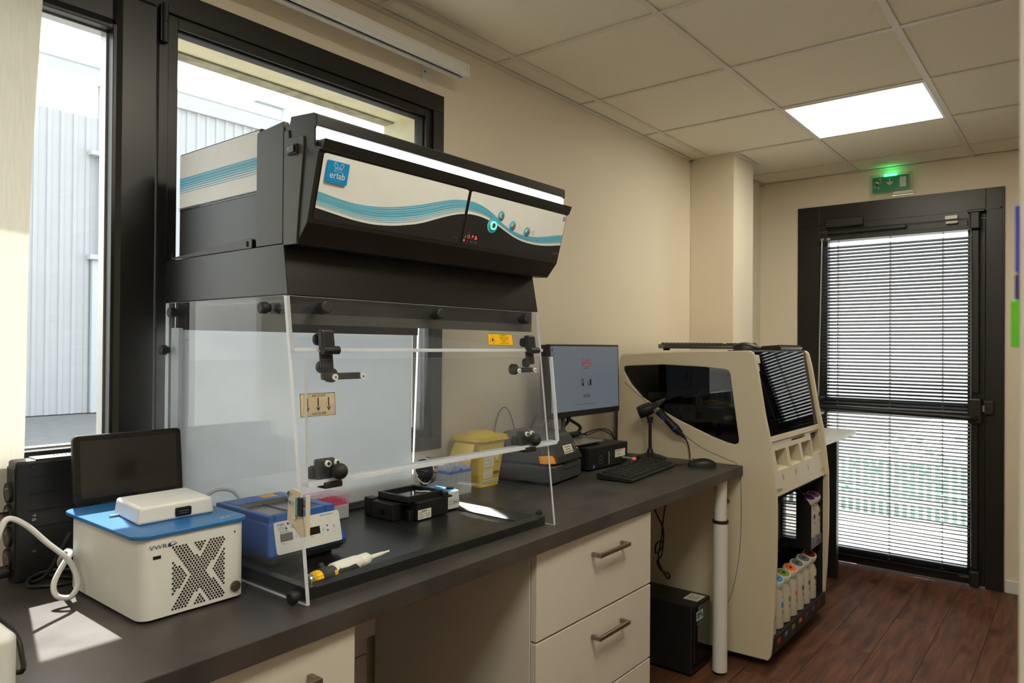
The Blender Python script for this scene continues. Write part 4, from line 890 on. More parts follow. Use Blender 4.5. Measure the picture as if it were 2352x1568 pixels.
for j in range(rows):
    for i in range(cols):
        x = -ca+2*ca*(i+(.5 if j % 2 else 0))/(cols-.5); y = -cb2+2*cb2*j/(rows-1); a, b = x/ca, y/cb2
        if a > 1.01: continue
        q = abs(b)-1.2*abs(a)
        if -.57 < q < -.36 or .48 < q < .69: continue
        disc(g, x, y, .0022, .0003, 0, 7)
stuff(mk('vent_holes', g, 'gloss', tc_))
text('VWR', .0115, 'navy', tc_, (-1.533, by0, .9755), (1, 0, 0), (0, 0, 1), 'logo_lettering', sx=1.25, lift=.0008)
g = G(plane_M((-1.496, by0-.0005, .980), (1, 0, 0), (0, 0, 1)))
g.add([(-.004, -.003, .0003), (.003, -.0035, .0003), (.001, .0035, .0003), (-.003, .002, .0003)], [(0, 1, 2, 3)]); band(g, lambda x: -.0036+x*x*20, lambda x: -.0022+x*x*26, -.002, .0125, 8, .0003); band(g, lambda x: .004-(x-.005)**2*60, lambda x: .0046-(x-.005)**2*60, .001, .012, 6, .0003); flat(g, [(.004, -.001, .010, -.0004)], .0003)
mk('logo_emblem', g, 'navy', tc_)
mk('usb_port', G().box((-1.526, by0-.0006, .958), (-1.512, by0+.002, .964)), 'gloss', tc_)
mk('power_button', G().cyl((-1.3665, by0+.001, .8715), (-1.3665, by0-.003, .8715), .0105, n=28).cyl((-1.3665, by0-.003, .8715), (-1.3665, by0-.0042, .8715), .0072, n=24), 'nickel', tc_)
g = G(plane_M((-1.369, by0-.0005, .9785), (1, 0, 0), (0, 0, 1))); disc(g, 0, 0, .0017); mk('indicator', g, 'gloss', tc_)
g = G(); g.cyl((bx0-.0004, -.218, .990), (bx0, -.218, .990), .0022, n=10); mk('side_screw', g, 'gloss', tc_)
text('XT', .015, 'white', tc_, (-1.388, -.505, 1.0042), (1, 0, 0), (0, 1, 0), 'lid_lettering', sx=1.3); text('96', .010, 'white', tc_, (-1.361, -.499, 1.0042), (1, 0, 0), (0, 1, 0), 'lid_lettering', sx=1.1)
PT = Matrix.Translation((-1.534, -.190, 1.0045)) @ Matrix.Rotation(math.radians(-6), 4, 'X')
tb = mk('tablet', G(PT).prism(rrect(0, 0, .229, .147, .010), 'y', 0, .013), 'black', tc_, bev=.0025, seg=3)
mk('tablet_glass', G(PT).prism(rrect(.003, .003, .226, .144, .008), 'y', -.0006, .0), 'gloss', tb)
mk('tablet_screen', G(PT).box((.013, -.0009, .014), (.216, -.0006, .134)), M('dark_screen', (44, 42, 38), .06, noise=.02), tb)
mk('tablet_foot', G(PT).box((.05, .0, -.004), (.185, .03, .012)), 'black', tc_)

# multi-outlet power unit standing by the sill
pu = thing('power_unit', 'black upright outlet power unit against the window behind the thermal cycler', 'power unit', (-1.48, -.065, ZB))
mk('case', G().box((-1.612, -.098, ZB), (-1.36, -.047, 1.098)), 'black', pu, bev=.006, seg=3)
g = G()
for i in range(6): g.box((-1.585, -.0995, .885+i*.035), (-1.38, -.098, .888+i*.035))
mk('case_rib', g, 'matte', pu)
mk('outlet_strip', G().box((-1.614, -.096, ZB+.03), (-1.6115, -.049, 1.085)), 'black', pu, bev=.002)
for i in range(4):
    z = .893+i*.046; ou = mk('outlet', G().cyl((-1.6185, -.066, z), (-1.612, -.066, z), .0215, n=26), 'rubber', pu); g = G(); g.cyl((-1.6190, -.066, z), (-1.6185, -.066, z), .0165, n=24); mk('outlet_well', g, 'gloss', ou); mk('outlet_pin', G().cyl((-1.622, -.066, z+.008), (-1.6185, -.066, z+.008), .0022, n=8), 'steel', ou)
g = G()
for y in (-.083, -.070, -.057): g.box((-1.6145, y, 1.068), (-1.6138, y+.006, 1.080))
mk('side_slot', g, 'gloss', pu)
mk('top_plate', G().box((-1.575, -.094, 1.098), (-1.37, -.051, 1.1005)), 'silver', pu, bev=.001)
g = G()
for i in range(16): g.hexa([(-1.535+i*.0078, -.082, 1.1004), (-1.5325+i*.0078, -.082, 1.1004), (-1.5275+i*.0078, -.050, 1.1004), (-1.530+i*.0078, -.050, 1.1004)], [(-1.535+i*.0078, -.082, 1.1008), (-1.5325+i*.0078, -.082, 1.1008), (-1.5275+i*.0078, -.050, 1.1008), (-1.530+i*.0078, -.050, 1.1008)])
mk('vent_slot', g, 'gloss', pu)
text('9 B', .011, 'grey' if False else 'silver', pu, (-1.582, -.0985, .985), (0, 0, -1), (1, 0, 0), 'case_lettering'); text('9', .011, 'silver', pu, (-1.582, -.0985, .910), (0, 0, -1), (1, 0, 0), 'case_lettering')
mk('case_screw', G().cyl((-1.580, -.0995, 1.085), (-1.580, -.098, 1.085), .004, n=10), 'gloss', pu)
mk('plug', G().cyl((-1.66, -.066, .862), (-1.6145, -.066, .868), .010, .013, n=14), 'rubber', pu)
cable('thick white cable arching over the bench beside the thermal cycler', [(-1.78, -.26, .90), (-1.715, -.30, .95), (-1.697, -.30, 1.002), (-1.683, -.30, 1.0255), (-1.655, -.30, 1.009), (-1.619, -.30, .968), (-1.589, -.30, .936), (-1.574, -.30, .910), (-1.568, -.305, .88), (-1.582, -.31, .860), (-1.604, -.305, .866), (-1.606, -.295, .888), (-1.588, -.29, .920), (-1.572, -.28, .935), (-1.565, -.24, .93), (-1.56, -.19, .90), (-1.55, -.17, .88)], .0052, 'cable')
cable('coiled black cable lying on the bench behind the white cable', [(-1.535, -.17, .95), (-1.555, -.16, .90), (-1.572, -.15, .865), (-1.59, -.13, .851), (-1.592, -.11, .851), (-1.57, -.105, .856), (-1.53, -.15, .851), (-1.50, -.17, .851)], .0042)
cable('second coil of black cable lying under the first by the power unit', [(-1.50, -.19, .850), (-1.55, -.185, .850), (-1.588, -.165, .850), (-1.602, -.14, .850), (-1.585, -.118, .860), (-1.545, -.115, .862), (-1.50, -.13, .855)], .0042)
# white rounded device at the corner
wd = thing('benchtop_device', 'white rounded bench device cut off by the picture corner beside the sunlit patch', 'instrument', (-1.87, -.57, ZB))
mk('shell', G().prism(rrect(-1.99, -.662, -1.771, -.44, .02, 6), 'z', ZB+.004, .937, sm=True), 'white', wd, bev=.008, seg=4)
mk('top_screen', G().prism(rrect(-1.97, -.645, -1.792, -.50, .008), 'z', .937, .9385), 'silver', wd)
mk('rubber_foot', G().box((-1.97, -.64, ZB), (-1.80, -.46, ZB+.004)), 'rubber', wd)
cable('thick black cable looped on edge behind the white rounded device', [(-1.78, -.43, .925), (-1.760, -.50, .925), (-1.748, -.56, .905), (-1.746, -.585, .880), (-1.755, -.60, .860), (-1.775, -.43, .852)], .0038)

# ================================================================== THINGS IN THE HOOD
ZT = ZB+.0085
hb = thing('heat_block', 'blue dry block heater with pale control panel inside the fume hood', 'instrument', (-1.14, -.33, ZT))
g = G().hexa([(-1.250, -.458, .880), (-1.034, -.458, .880), (-1.040, -.20, .880), (-1.246, -.20, .880)], [(-1.240, -.438, .958), (-1.058, -.438, .958), (-1.066, -.212, .958), (-1.236, -.212, .958)])
mk('housing', g, 'hblue', hb, bev=.010, seg=4)
mk('base_skirt', G().hexa([(-1.232, -.440, .862), (-1.052, -.440, .862), (-1.055, -.21, .862), (-1.23, -.21, .862)], [(-1.246, -.455, .882), (-1.038, -.455, .882), (-1.043, -.205, .882), (-1.243, -.205, .882)]), 'grey', hb, bev=.004)
g = G()
for j in range(4):
    for i in range(60): x = -1.228+i*.0031; z = .8655+j*.004; y = -.4425-(z-.862)*.75-.0012; g.quad((x, y, z), (x+.0018, y, z), (x+.0018, y-.0014, z+.002), (x, y-.0014, z+.002))
stuff(mk('grille_dots', g, 'gloss', hb))
for x in (-1.225, -1.085):
    for y in (-.43, -.23): mk('rubber_foot', G().box((x, y, ZT), (x+.02, y+.02, .864)), 'rubber', hb, bev=.001)
wx0, wx1, wy0, wy1 = -1.222, -1.118+.03, -.418, -.275
g = G()
for a, b in (((-1.2385, -.436), (wx0, -.214)), ((wx1, -.436), (-1.0615, -.214)), ((wx0, -.436), (wx1, wy0)), ((wx0, wy1), (wx1, -.214))): g.box(a+(.952,), b+(.9695,))
mk('top_rim', g, 'hblue', hb, bev=.003)
mk('block_well', G().hexa([(wx0+.03, wy0+.03, .9585), (wx1-.03, wy0+.03, .9585), (wx1-.03, wy1-.03, .9585), (wx0+.03, wy1-.03, .9585)], [(wx0, wy0, .967), (wx1, wy0, .967), (wx1, wy1, .967), (wx0, wy1, .967)]) if False else G().quad((wx0, wy0, .9585), (wx1, wy0, .9585), (wx1, wy1, .9585), (wx0, wy1, .9585)).quad((wx0, wy1, .9585), (wx1, wy1, .9585), (wx1, wy1-.002, .968), (wx0, wy1-.002, .968)).quad((wx1, wy1, .9585), (wx1, wy0, .9585), (wx1-.002, wy0, .968), (wx1-.002, wy1, .968)), 'steel', hb); mk('well_divider', G().box((wx0+.07, wy0, .9585), (wx0+.0715, wy1, .9615)), 'steel', hb)
mk('warning_sticker', G().quad((-1.135, -.255, .9698), (-1.095, -.255, .9698), (-1.095, -.225, .9698), (-1.135, -.225, .9698)), 'ylab', hb)
HP = plane_M((-1.2385, -.4565, .887), (1, 0, 0), (0, .0185, .074)); h_w, h_h = .190, .074
pn = mk('control_panel', G(HP).prism(rrect(.008, 0, h_w-.008, h_h-.004, .006), 'z', .0, .0028), 'white', hb, label='pale control panel with two displays')
hx, hy = HP.to_3x3() @ Vector((1, 0, 0)), HP.to_3x3() @ Vector((0, 1, 0))
def hp(x, y, z=.003): return HP @ Vector((x, y, z))
g = G(HP); flat(g, [(.020, .026, .052, .043), ], .0032); mk('display', g, 'grey', pn); g = G(HP); flat(g, [(.094, .026, .124, .043)], .0032); mk('display', g, 'gloss', pn)
text('VWR', .0075, 'navy', pn, hp(.015, .0605), hx, hy, 'panel_lettering', sx=1.2)
for s_, x, y in (('CAUTION', .017, .0555), ('HOT TOP', .017, .0515), ('Timer  Probe', .021, .0475), ('Actual  Set point', .021, .0445), ('Temp °C', .021, .021), ('Time', .097, .021), ('On', .058, .034), ('Off', .058, .030), ('On', .130, .034), ('Off', .130, .030)): text(s_, .0036, 'navy', pn, hp(x, y), hx, hy, 'panel_lettering')
text('Digital Heatblock', .0052, 'navy', pn, hp(.128, .0635), hx, hy, 'panel_lettering')
g = G(HP)
for x in (.076, .145): g.add([(x-.003, .038, .0032), (x+.003, .038, .0032), (x, .043, .0032)], [(0, 1, 2)]); g.add([(x-.003, .031, .0032), (x, .026, .0032), (x+.003, .031, .0032)], [(0, 1, 2)])
g.add([(.034, .0515, .0032), (.041, .0515, .0032), (.0375, .0575, .0032)], [(0, 1, 2)]); ring(g, .163, .035, .0022, .0029, .0032); flat(g, [(.1627, .035, .1633, .0395)], .0032); disc(g, .160, .024, .0009, .0032); disc(g, .068, .033, .0009, .0032)
g.add([(.040, .0610, .0032), (.046, .0605, .0032), (.045, .0665, .0032), (.041, .065, .0032)], [(0, 1, 2, 3)]); band(g, lambda x: .0600+(x-.04)**2*18, lambda x: .0612+(x-.04)**2*22, .042, .056, 8, .0032)
stuff(mk('panel_print', g, 'navy', pn))
cable('pale cable arching behind the blue dry block heater', [(-1.26, -.15, .90), (-1.235, -.15, .965), (-1.20, -.15, .985), (-1.16, -.16, .975), (-1.14, -.18, .93)], .0045, 'cable')
# pink tip box
pk = thing('tip_box', 'low clear tip box with pink rack behind the blue dry block heater', 'tip box', (-.88, -.14, ZT))
mk('box_base', G().box((-.938, -.182, ZT), (-.818, -.10, .893)), 'tipw', pk, bev=.002); mk('pink_rack', G().box((-.934, -.178, .893), (-.822, -.104, .899)), 'pinkp', pk)
g = G()
for i in range(11):
    for j in range(7): g.cyl((-.928+i*.0102, -.172+j*.0105, .899), (-.928+i*.0102, -.172+j*.0105, .908), .003, .0022, n=6)
stuff(mk('tips', g, 'pinkp', pk))
mk('clear_lid', G().box((-.939, -.183, .8935), (-.817, -.099, .923)), 'pinkc', pk, bev=.002)
text('10 XL', .010, 'ink', pk, (-.915, -.1835, .906), (1, 0, 0), (0, 0, 1), 'lid_lettering'); text('universal fit', .0042, 'ink', pk, (-.882, -.1835, .907), (1, 0, 0), (0, 0, 1), 'lid_lettering')
text('VWR NXT', .009, 'ink', pk, (-.925, -.15, .9235), (1, 0, 0), (0, 1, 0), 'lid_lettering')
# black gel imager
gi = thing('gel_tank', 'black gel electrophoresis tank with glass-topped frame on the hood tray', 'instrument', (-.67, -.29, ZT))
mk('tank', G().box((-.728, -.368, ZT+.002), (-.602, -.215, .907)), 'gloss' if False else 'black', gi, bev=.004)
mk('rubber_foot', G().box((-.72, -.36, ZT), (-.70, -.34, ZT+.002)).box((-.63, -.36, ZT), (-.61, -.34, ZT+.002)), 'rubber', gi)
g = G()
for a, b in (((-.748, -.352), (-.738, -.225)), ((-.618, -.352), (-.608, -.225)), ((-.738, -.352), (-.618, -.342)), ((-.738, -.235), (-.618, -.225))): g.box(a+(.900,), b+(.923,))
mk('glass_frame', g, 'black', gi, bev=.0015); mk('frame_base', G().box((-.748, -.352, .900), (-.608, -.225, .906)), 'black', gi)
mk('glass_top', G().box((-.738, -.342, .912), (-.618, -.235, .914)), M('dark_glass', (30, 32, 36), .04, noise=.03), gi)
mk('side_box', G().box((-.774, -.318, ZT), (-.730, -.228, .902)), 'black', gi, bev=.003); mk('rear_box', G().box((-.766, -.222, ZT), (-.735, -.185, .905)), 'black', gi, bev=.003)
mk('switch', G().box((-.7748, -.283, .868), (-.774, -.270, .882)), 'gloss', gi)
mk('side_clip', G().box((-.742, -.352, ZT), (-.726, -.335, .882)), 'black', gi, bev=.002)
mk('electrode_plug', G().cyl((-.612, -.362, .905), (-.612, -.362, .918), .011, n=18).box((-.622, -.373, .903), (-.592, -.352, .908)), 'black', gi)
g = G(plane_M((-.7255, -.3684, ZT+.004), (1, 0, 0), (0, 0, 1))); flat(g, [(0, 0, .052, .027)]); lb = mk('maker_label', g, 'label', gi)
g = G(plane_M((-.7255, -.3685, ZT+.004), (1, 0, 0), (0, 0, 1))); flat(g, [(.014, .0215, .034, .0235), (.002, .019, .03, .0197), (.007, .0165, .015, .0175), (.003, .0135, .02, .0142), (.026, .0135, .048, .0142), (.003, .0108, .02, .0113), (.003, .0082, .018, .0088), (.003, .0055, .022, .0062), (.003, .003, .02, .0036), (.034, .005, .036, .010), (.039, .005, .042, .0065), (.0445, .005, .048, .0065), (.039, .0085, .042, .010), (.0445, .0085, .048, .010)]); stuff(mk('label_print', g, 'ink', gi))
cable('short white wire lying on the glass-topped gel tank', [(-.655, -.285, .917), (-.650, -.30, .917), (-.640, -.312, .918), (-.632, -.325, .917)], .0022, 'cable')
# power supply
ps = thing('power_supply', 'small white power supply with blue keypad beside the black gel tank', 'power supply', (-.565, -.29, ZT))
g = G().prism([(-.598, -.345), (-.534, -.348), (-.530, -.342), (-.530, -.25), (-.545, -.232), (-.585, -.232), (-.598, -.245)], 'z', ZT+.003, .911); mk('case', g, 'white', ps, bev=.004, seg=3)
mk('rubber_foot', G().box((-.59, -.34, ZT), (-.54, -.25, ZT+.003)), 'rubber', ps)
g = G().prism([(-.594, -.340), (-.538, -.342), (-.535, -.338), (-.535, -.252), (-.547, -.237), (-.583, -.237), (-.594, -.248)], 'z', .911, .9118); kp = mk('keypad', g, 'blu', ps, label='blue keypad')
g = G(Matrix.Translation((0, 0, .9119)))
for x, y, r in ((-.565, -.262, .008), (-.55, -.268, .004), (-.575, -.275, .004), (-.556, -.30, .008), (-.585, -.32, .005), (-.57, -.33, .004)): disc(g, x, y, r, .0002)
mk('keypad_button', g, 'white', kp)
mk('socket_clip', G().box((-.556, -.330, .9118), (-.540, -.312, .917)), 'gloss', ps, bev=.001)
g = G(plane_M((-.598, -.3466, ZT), (1, -.05, 0), (0, 0, 1))); flat(g, [(.002, .030, .066, .0306), (.002, .020, .066, .0206), (.036, .0225, .060, .024), (.036, .0255, .052, .027)], .001); mk('case_print', g, 'grey', ps)
# round dial on the side wall
ck = thing('dial_clock', 'round black dial clock with silver rim fixed on the acrylic hood wall', 'clock', (-.497, -.165, .943))
RX = Matrix.Rotation(math.radians(-90), 3, 'Y')
mk('dial', G().cyl((-.500, -.165, .943), (-.488, -.165, .943), .0385, n=36), 'gloss', ck)
mk('rim', G().lathe([(.0385, 0), (.0385, .0145), (.0410, .016), (.0432, .0145), (.0432, 0)], (-.487, -.165, .943), 40, 0, RX), 'chrome', ck)
g = G(plane_M((-.5003, -.165, .943), (0, -1, 0), (0, 0, 1))); g.add([(-.001, -.001, .0006), (.001, .001, .0006), (-.016, -.024, .0006)], [(0, 1, 2)]); flat(g, [(-.012, -.0006, .016, .0006)], .0006)
for i in range(12): t = math.pi*i/6; disc(g, .033*math.cos(t), .033*math.sin(t), .0012, .0006, 0, 8)
mk('hands', g, 'silver', ck)
knob((XR0+.014, -.12, .892), (1, -.2, 0), .014, .006)
# pipette
pp = thing('pipette', 'white and grey pipette with yellow knob lying at the front of the hood tray', 'pipette', (-1.13, -.60, ZT))
A_, B_ = Vector((-1.255, -.606, ZT+.0165)), Vector((-1.010, -.571, ZT+.0145)); D_ = (B_-A_); Ln = D_.length; dN = D_.normalized()
def along(t): return A_+dN*t
def lathe_ax(prof, m_, n=22):
    z_ = dN; x_ = z_.orthogonal().normalized(); y_ = z_.cross(x_); R = Matrix((x_, y_, z_)).transposed(); return G().lathe(prof, A_, n, 0, R)
mk('plunger_knob', lathe_ax([(.001, -.004), (.0115, -.003), (.013, .0), (.0125, .007), (.008, .009)], 0), 'silver', pp)
g = lathe_ax([(.009, .010), (.0135, .013), (.0145, .02), (.0135, .030), (.009, .033)], 0)
for i in range(14):
    t = 2*math.pi*i/14; x_ = dN.orthogonal().normalized(); y_ = dN.cross(x_); o_ = (x_*math.cos(t)+y_*math.sin(t))*.0138; g.cyl(along(.014)+o_, along(.029)+o_, .0016, n=6)
mk('dial_knob', g, 'yel', pp, label='ribbed yellow volume knob')
mk('grip', lathe_ax([(.010, .032), (.0165, .036), (.0175, .050), (.0145, .060), (.0162, .075), (.0162, .12), (.014, .135), (.010, .138)], 0), 'pipg', pp)
mk('finger_hook', G().tube([along(.045)+Vector((0, .008, .012)), along(.052)+Vector((0, .02, .016)), along(.058)+Vector((0, .032, .010))], .005, n=10), 'pipg', pp)
g = lathe_ax([(.010, .064), (.0165, .068), (.0172, .10), (.0165, .135), (.0145, .148), (.0135, .150), (.0148, .152), (.0148, .172), (.0115, .178), (.0062, .182), (.0042, .225), (.0038, .228), (.0030, .229), (.0026, .248), (.0014, .2485)], 0)
g.v = [v+Vector((0, .0018, .0022)) for v in g.v]; mk('white_shaft', g, 'pipw', pp)
mk('ejector_button', G().box(tuple(along(.066)+Vector((-.004, -.016, -.005))), tuple(along(.066)+Vector((.005, -.010, .008)))), 'yel', pp, bev=.002)
g = G()
for i in range(5): p_ = along(.076+i*.008)+Vector((0, -.0138, .001)); g.box(tuple(p_-Vector((.0012, .001, .003))), tuple(p_+Vector((.0012, .001, .003))))
mk('grip_rib', g, 'gloss', pp)
# clear 1000 microlitre tip box outside the hood
tx = thing('tip_box', 'tall clear tip box with blue rack in front of the yellow bin', 'tip box', (-.355, -.145, ZB))
mk('box_base', G().box((-.408, -.185, ZB), (-.300, -.105, .922)), 'tipw', tx, bev=.002)
g = G()
for i in range(13): g.box((-.405+i*.0085, -.1862, ZB+.004), (-.4035+i*.0085, -.185, .918))
for i in range(9): g.box((-.4092, -.182+i*.0088, ZB+.004), (-.408, -.1805+i*.0088, .918))
mk('base_rib', g, 'white', tx)
mk('blue_rack', G().box((-.4095, -.1865, .920), (-.2985, -.1035, .927)), 'tipb', tx, bev=.001); mk('front_clasp', G().hexa([(-.362, -.1885, .921), (-.346, -.1885, .921), (-.346, -.186, .921), (-.362, -.186, .921)], [(-.359, -.188, .934), (-.349, -.188, .934), (-.349, -.186, .934), (-.359, -.186, .934)]), 'tipb', tx)
g = G()
for i in range(10):
    for j in range(7): g.cyl((-.400+i*.0102, -.178+j*.011, .927), (-.400+i*.0102, -.178+j*.011, .942), .0034, .0028, n=7)
stuff(mk('tips', g, 'tipw', tx))
mk('clear_lid', G().hexa([(-.409, -.186, .9275), (-.299, -.186, .9275), (-.299, -.104, .9275), (-.409, -.104, .9275)], [(-.405, -.182, .955), (-.303, -.182, .955), (-.303, -.108, .955), (-.405, -.108, .955)]), 'cloud', tx, bev=.003)
text('1000 µL', .0095, 'grey', tx, (-.392, -.1866, .938), (1, 0, 0), (0, .1, 1), 'lid_lettering'); text('universal fit', .0045, 'grey', tx, (-.345, -.1862, .941), (1, 0, 0), (0, .1, 1), 'lid_lettering')
text('VWR', .008, 'ink', tx, (-.395, -.150, .9555), (1, 0, 0), (0, 1, 0), 'lid_lettering')
# yellow sharps bin
yb = thing('sharps_bin', 'yellow plastic sharps bin with round lid on the bench behind the hood', 'bin', (-.165, -.10, ZB))
bot = [(a, b, ZB) for a, b in rrect(-.224, -.157, -.116, -.045, .014, 4)]; tp = [(a, b, 1.008) for a, b in rrect(-.232, -.166, -.084, -.032, .018, 4)]; n_ = len(bot)
g = G(); g.add(bot+tp, [(i, (i+1) % n_, n_+(i+1) % n_, n_+i) for i in range(n_)], 0, True); g.add(bot, [list(range(n_))[::-1]]); g.add(tp, [list(range(n_))]); mk('bin_body', g, 'yellow', yb, bev=.002)
ld = mk('bin_lid', G().prism(rrect(-.242, -.176, -.071, -.022, .022, 5), 'z', 1.006, 1.013).prism(rrect(-.238, -.172, -.076, -.026, .02, 5), 'z', 1.013, 1.024), 'yellow', yb, bev=.002)
mk('round_cap', G().cyl((-.155, -.096, 1.024), (-.155, -.096, 1.034), .052, .05, n=36).cyl((-.155, -.096, 1.034), (-.155, -.096, 1.037), .046, .03, n=36), 'yellow', yb); mk('cap_print', G().box((-.175, -.105, 1.0368), (-.15, -.10, 1.0374)), 'orange', yb)
mk('lid_flap', G().hexa([(-.238, -.15, .995), (-.238, -.05, .995), (-.243, -.05, 1.0), (-.243, -.15, 1.0)], [(-.290, -.155, .890), (-.290, -.045, .890), (-.296, -.045, .892), (-.296, -.155, .892)]), 'yellow', yb, bev=.002)
g = G()
for i in range(5): g.box((-.228+i*.033, -.1768, 1.009), (-.218+i*.033, -.176, 1.012))
mk('lid_clip', g, 'orange', yb)
BM = plane_M((-.2235, -.1573, .848), (1, 0, 0), (0, -.009, .163))
def blab(n, rects, mat, z): g = G(BM); flat(g, rects, z); return mk(n, g, mat, yb)
blab('pictogram_label', [(.015, .066, .068, .118)], 'label', .0008); blab('blank_label', [(.013, .026, .064, .060)], 'label', .0008); blab('warning_strip', [(.010, .010, .100, .022)], 'label', .0008)
g = G(BM); g.add([(.085, .128, .0008), (.099, .108, .0008), (.085, .088, .0008), (.071, .108, .0008)], [(0, 1, 2, 3)]); mk('hazard_diamond', g, 'label', yb)
g = G(BM); flat(g, [(.015, .0915, .068, .0925), (.041, .066, .042, .118)], .0012); ring(g, .028, .106, .005, .006, .0012); ring(g, .055, .106, .005, .006, .0012, 0, 4); ring(g, .055, .078, .005, .006, .0012); flat(g, [(.022, .076, .034, .077), (.027, .071, .028, .083), (.013, .055, .05, .0556), (.015, .014, .03, .0155), (.034, .014, .05, .0155), (.054, .014, .07, .0155), (.074, .014, .095, .0155)], .0012); disc(g, .085, .112, .004, .0012, 0, 5); flat(g, [(.0845, .1, .0855, .11)], .0012)
for i in range(14): flat(g, [(.070+i*.0021, .040, .0710+i*.0021+.0004*(i % 3), .049)], .0012)
flat(g, [(.072, .036, .094, .0372)], .0012); stuff(mk('label_print', g, 'grey', yb))
text('UN3291', .0075, 'ink', yb, BM @ Vector((.073, .078, 0)), BM.to_3x3() @ Vector((1, 0, 0)), BM.to_3x3() @ Vector((0, 1, 0)), 'bin_lettering', lift=.0012)
# ================================================================== STAINING INSTRUMENT
li = thing('staining_instrument', 'large cream floor-standing staining instrument between the bench and the exit door', 'instrument', (1.275, -.45, 0))
LX0, LX1 = .88, 1.67
OUT = [(-.604, .037), (-.793, .042), (-.803, .060), (-.808, .096), (-.820, .262), (-.826, .45), (-.827, .6), (-.825, .732), (-.801, .946), (-.776, 1.062), (-.744, 1.253), (-.728, 1.318), (-.722, 1.330), (-.708, 1.336), (-.40, 1.330), (-.093, 1.314), (-.075, 1.295), (-.066, 1.05), (-.066, .30), (-.20, .06)]
WIN = [(-.098, 1.250), (-.110, 1.257), (-.30, 1.268), (-.50, 1.262), (-.600, 1.253), (-.616, 1.248), (-.624, 1.235), (-.650, 1.05), (-.664, .955), (-.662, .938), (-.645, .931), (-.61, .937), (-.55, .955), (-.472, .984), (-.38, 1.020), (-.30, 1.057), (-.2, 1.112), (-.14, 1.172), (-.10, 1.232)]
def holed(outer, inner, x0, x1):
    bm = bmesh.new(); ed = []
    for loop in (outer, inner):
        vs = [bm.verts.new((0, a, b)) for a, b in loop]
        for i in range(len(vs)): ed.append(bm.edges.new((vs[i], vs[(i+1) % len(vs)])))
    bmesh.ops.triangle_fill(bm, edges=ed, use_beauty=True)
    bm.verts.index_update(); co = [v.co.copy() for v in bm.verts]; fs = [[v.index for v in f.verts] for f in bm.faces]
    fs = [f if (co[f[1]]-co[f[0]]).cross(co[f[2]]-co[f[0]]).x > 0 else f[::-1] for f in fs]; bm.free()
    g = G(); n = len(co); g.add([(x0, c[1], c[2]) for c in co]+[(x1, c[1], c[2]) for c in co], [f[::-1] for f in fs]+[[n+i for i in f] for f in fs])
    k = 0
    for loop in (outer, inner):
        L = len(loop); ar = sum(loop[i][0]*loop[(i+1) % L][1]-loop[(i+1) % L][0]*loop[i][1] for i in range(L)); fl = (ar > 0) == (loop is outer)
        for i in range(L):
            a, b = k+i, k+(i+1) % L; q = [a, b, n+b, n+a]; g.f.append(q if fl else q[::-1]); g.m.append(0); g.s.append(False)
        k += L
    return g
mk('side_panel', holed(OUT, WIN, LX0, LX0+.022), 'offw', li, bev=.007, seg=3)
mk('side_panel', G().prism(OUT, 'x', LX1-.022, LX1), 'offw', li, bev=.006, seg=3)
mk('side_window', G().prism(WIN, 'x', LX0+.008, LX0+.012), 'tint', li, label='dark tinted side window')
sm_ = [(-.105, 1.18), (-.165, 1.135), (-.30, 1.035), (-.473, .916), (-.60, .868), (-.655, .850), (-.672, .80), (-.677, .62), (-.668, .45), (-.640, .30), (-.607, .22)]
mk('panel_seam', G().tube([(LX0-.0002, a, b) for a, b in sm_], .0014, n=6), 'grey', li)
mk('side_lock', G().cyl((LX0-.003, -.614, .684), (LX0, -.614, .684), .011, n=20).cyl((LX0-.0045, -.614, .684), (LX0-.003, -.614, .684), .007, n=14), 'nickel', li)
ix0, ix1 = LX0+.022, LX1-.022
mk('rear_body', G().box((ix0, -.46, .06), (ix1, -.072, .915)), 'darkin', li)
mk('rear_wall', G().box((ix0, -.10, .915), (ix1, -.072, 1.305)), 'darkin', li)
mk('deck', G().box((ix0, -.765, .905), (ix1, -.10, .925)), 'darkin', li)
mk('top_cover', G().prism([(-.60, 1.312), (-.60, 1.337), (-.40, 1.334), (-.09, 1.318), (-.09, 1.30)], 'x', ix0, ix1), 'offw', li, bev=.003)
# mechanism behind the windows
mk('robot_rail', G().box((ix0+.05, -.62, 1.03), (ix1-.02, -.585, 1.055)), 'greyin', li, bev=.003); mk('robot_rail', G().box((ix0+.05, -.22, 1.10), (ix1-.02, -.19, 1.13)), 'greyin', li, bev=.003)
mk('robot_carriage', G().box((1.02, -.60, 1.00), (1.10, -.24, 1.075)), 'greyin', li, bev=.006)
mk('probe_head', G().box((1.03, -.52, .98), (1.085, -.46, 1.15)), 'black', li, bev=.004)
rb = G(); pts = [(.97, -.44, 1.05), (.97, -.43, 1.12), (.97, -.46, 1.16), (.97, -.51, 1.165), (.97, -.545, 1.19), (.97, -.55, 1.24)]
for (p, q) in zip(pts, pts[1:]): rb.hexa([(.965, p[1], p[2]), (1.03, p[1], p[2]), (1.03, p[1]+.003, p[2]), (.965, p[1]+.003, p[2])], [(.965, q[1], q[2]), (1.03, q[1], q[2]), (1.03, q[1]+.003, q[2]), (.965, q[1]+.003, q[2])])
mk('ribbon_cable', rb, 'white', li)
for i in range(3): mk('slide_tray', G().box((1.0+i*.19, -.70, .925), (1.15+i*.19, -.40, .955)), 'greyin', li, bev=.004)
mk('waste_block', G().box((ix0+.01, -.34, .925), (1.05, -.14, 1.02)), 'greyin', li, bev=.006)
for i in range(2): mk('block_clip', G().box((.925, -.50-.06*i, .955), (.945, -.485-.06*i, .985)), 'black', li)
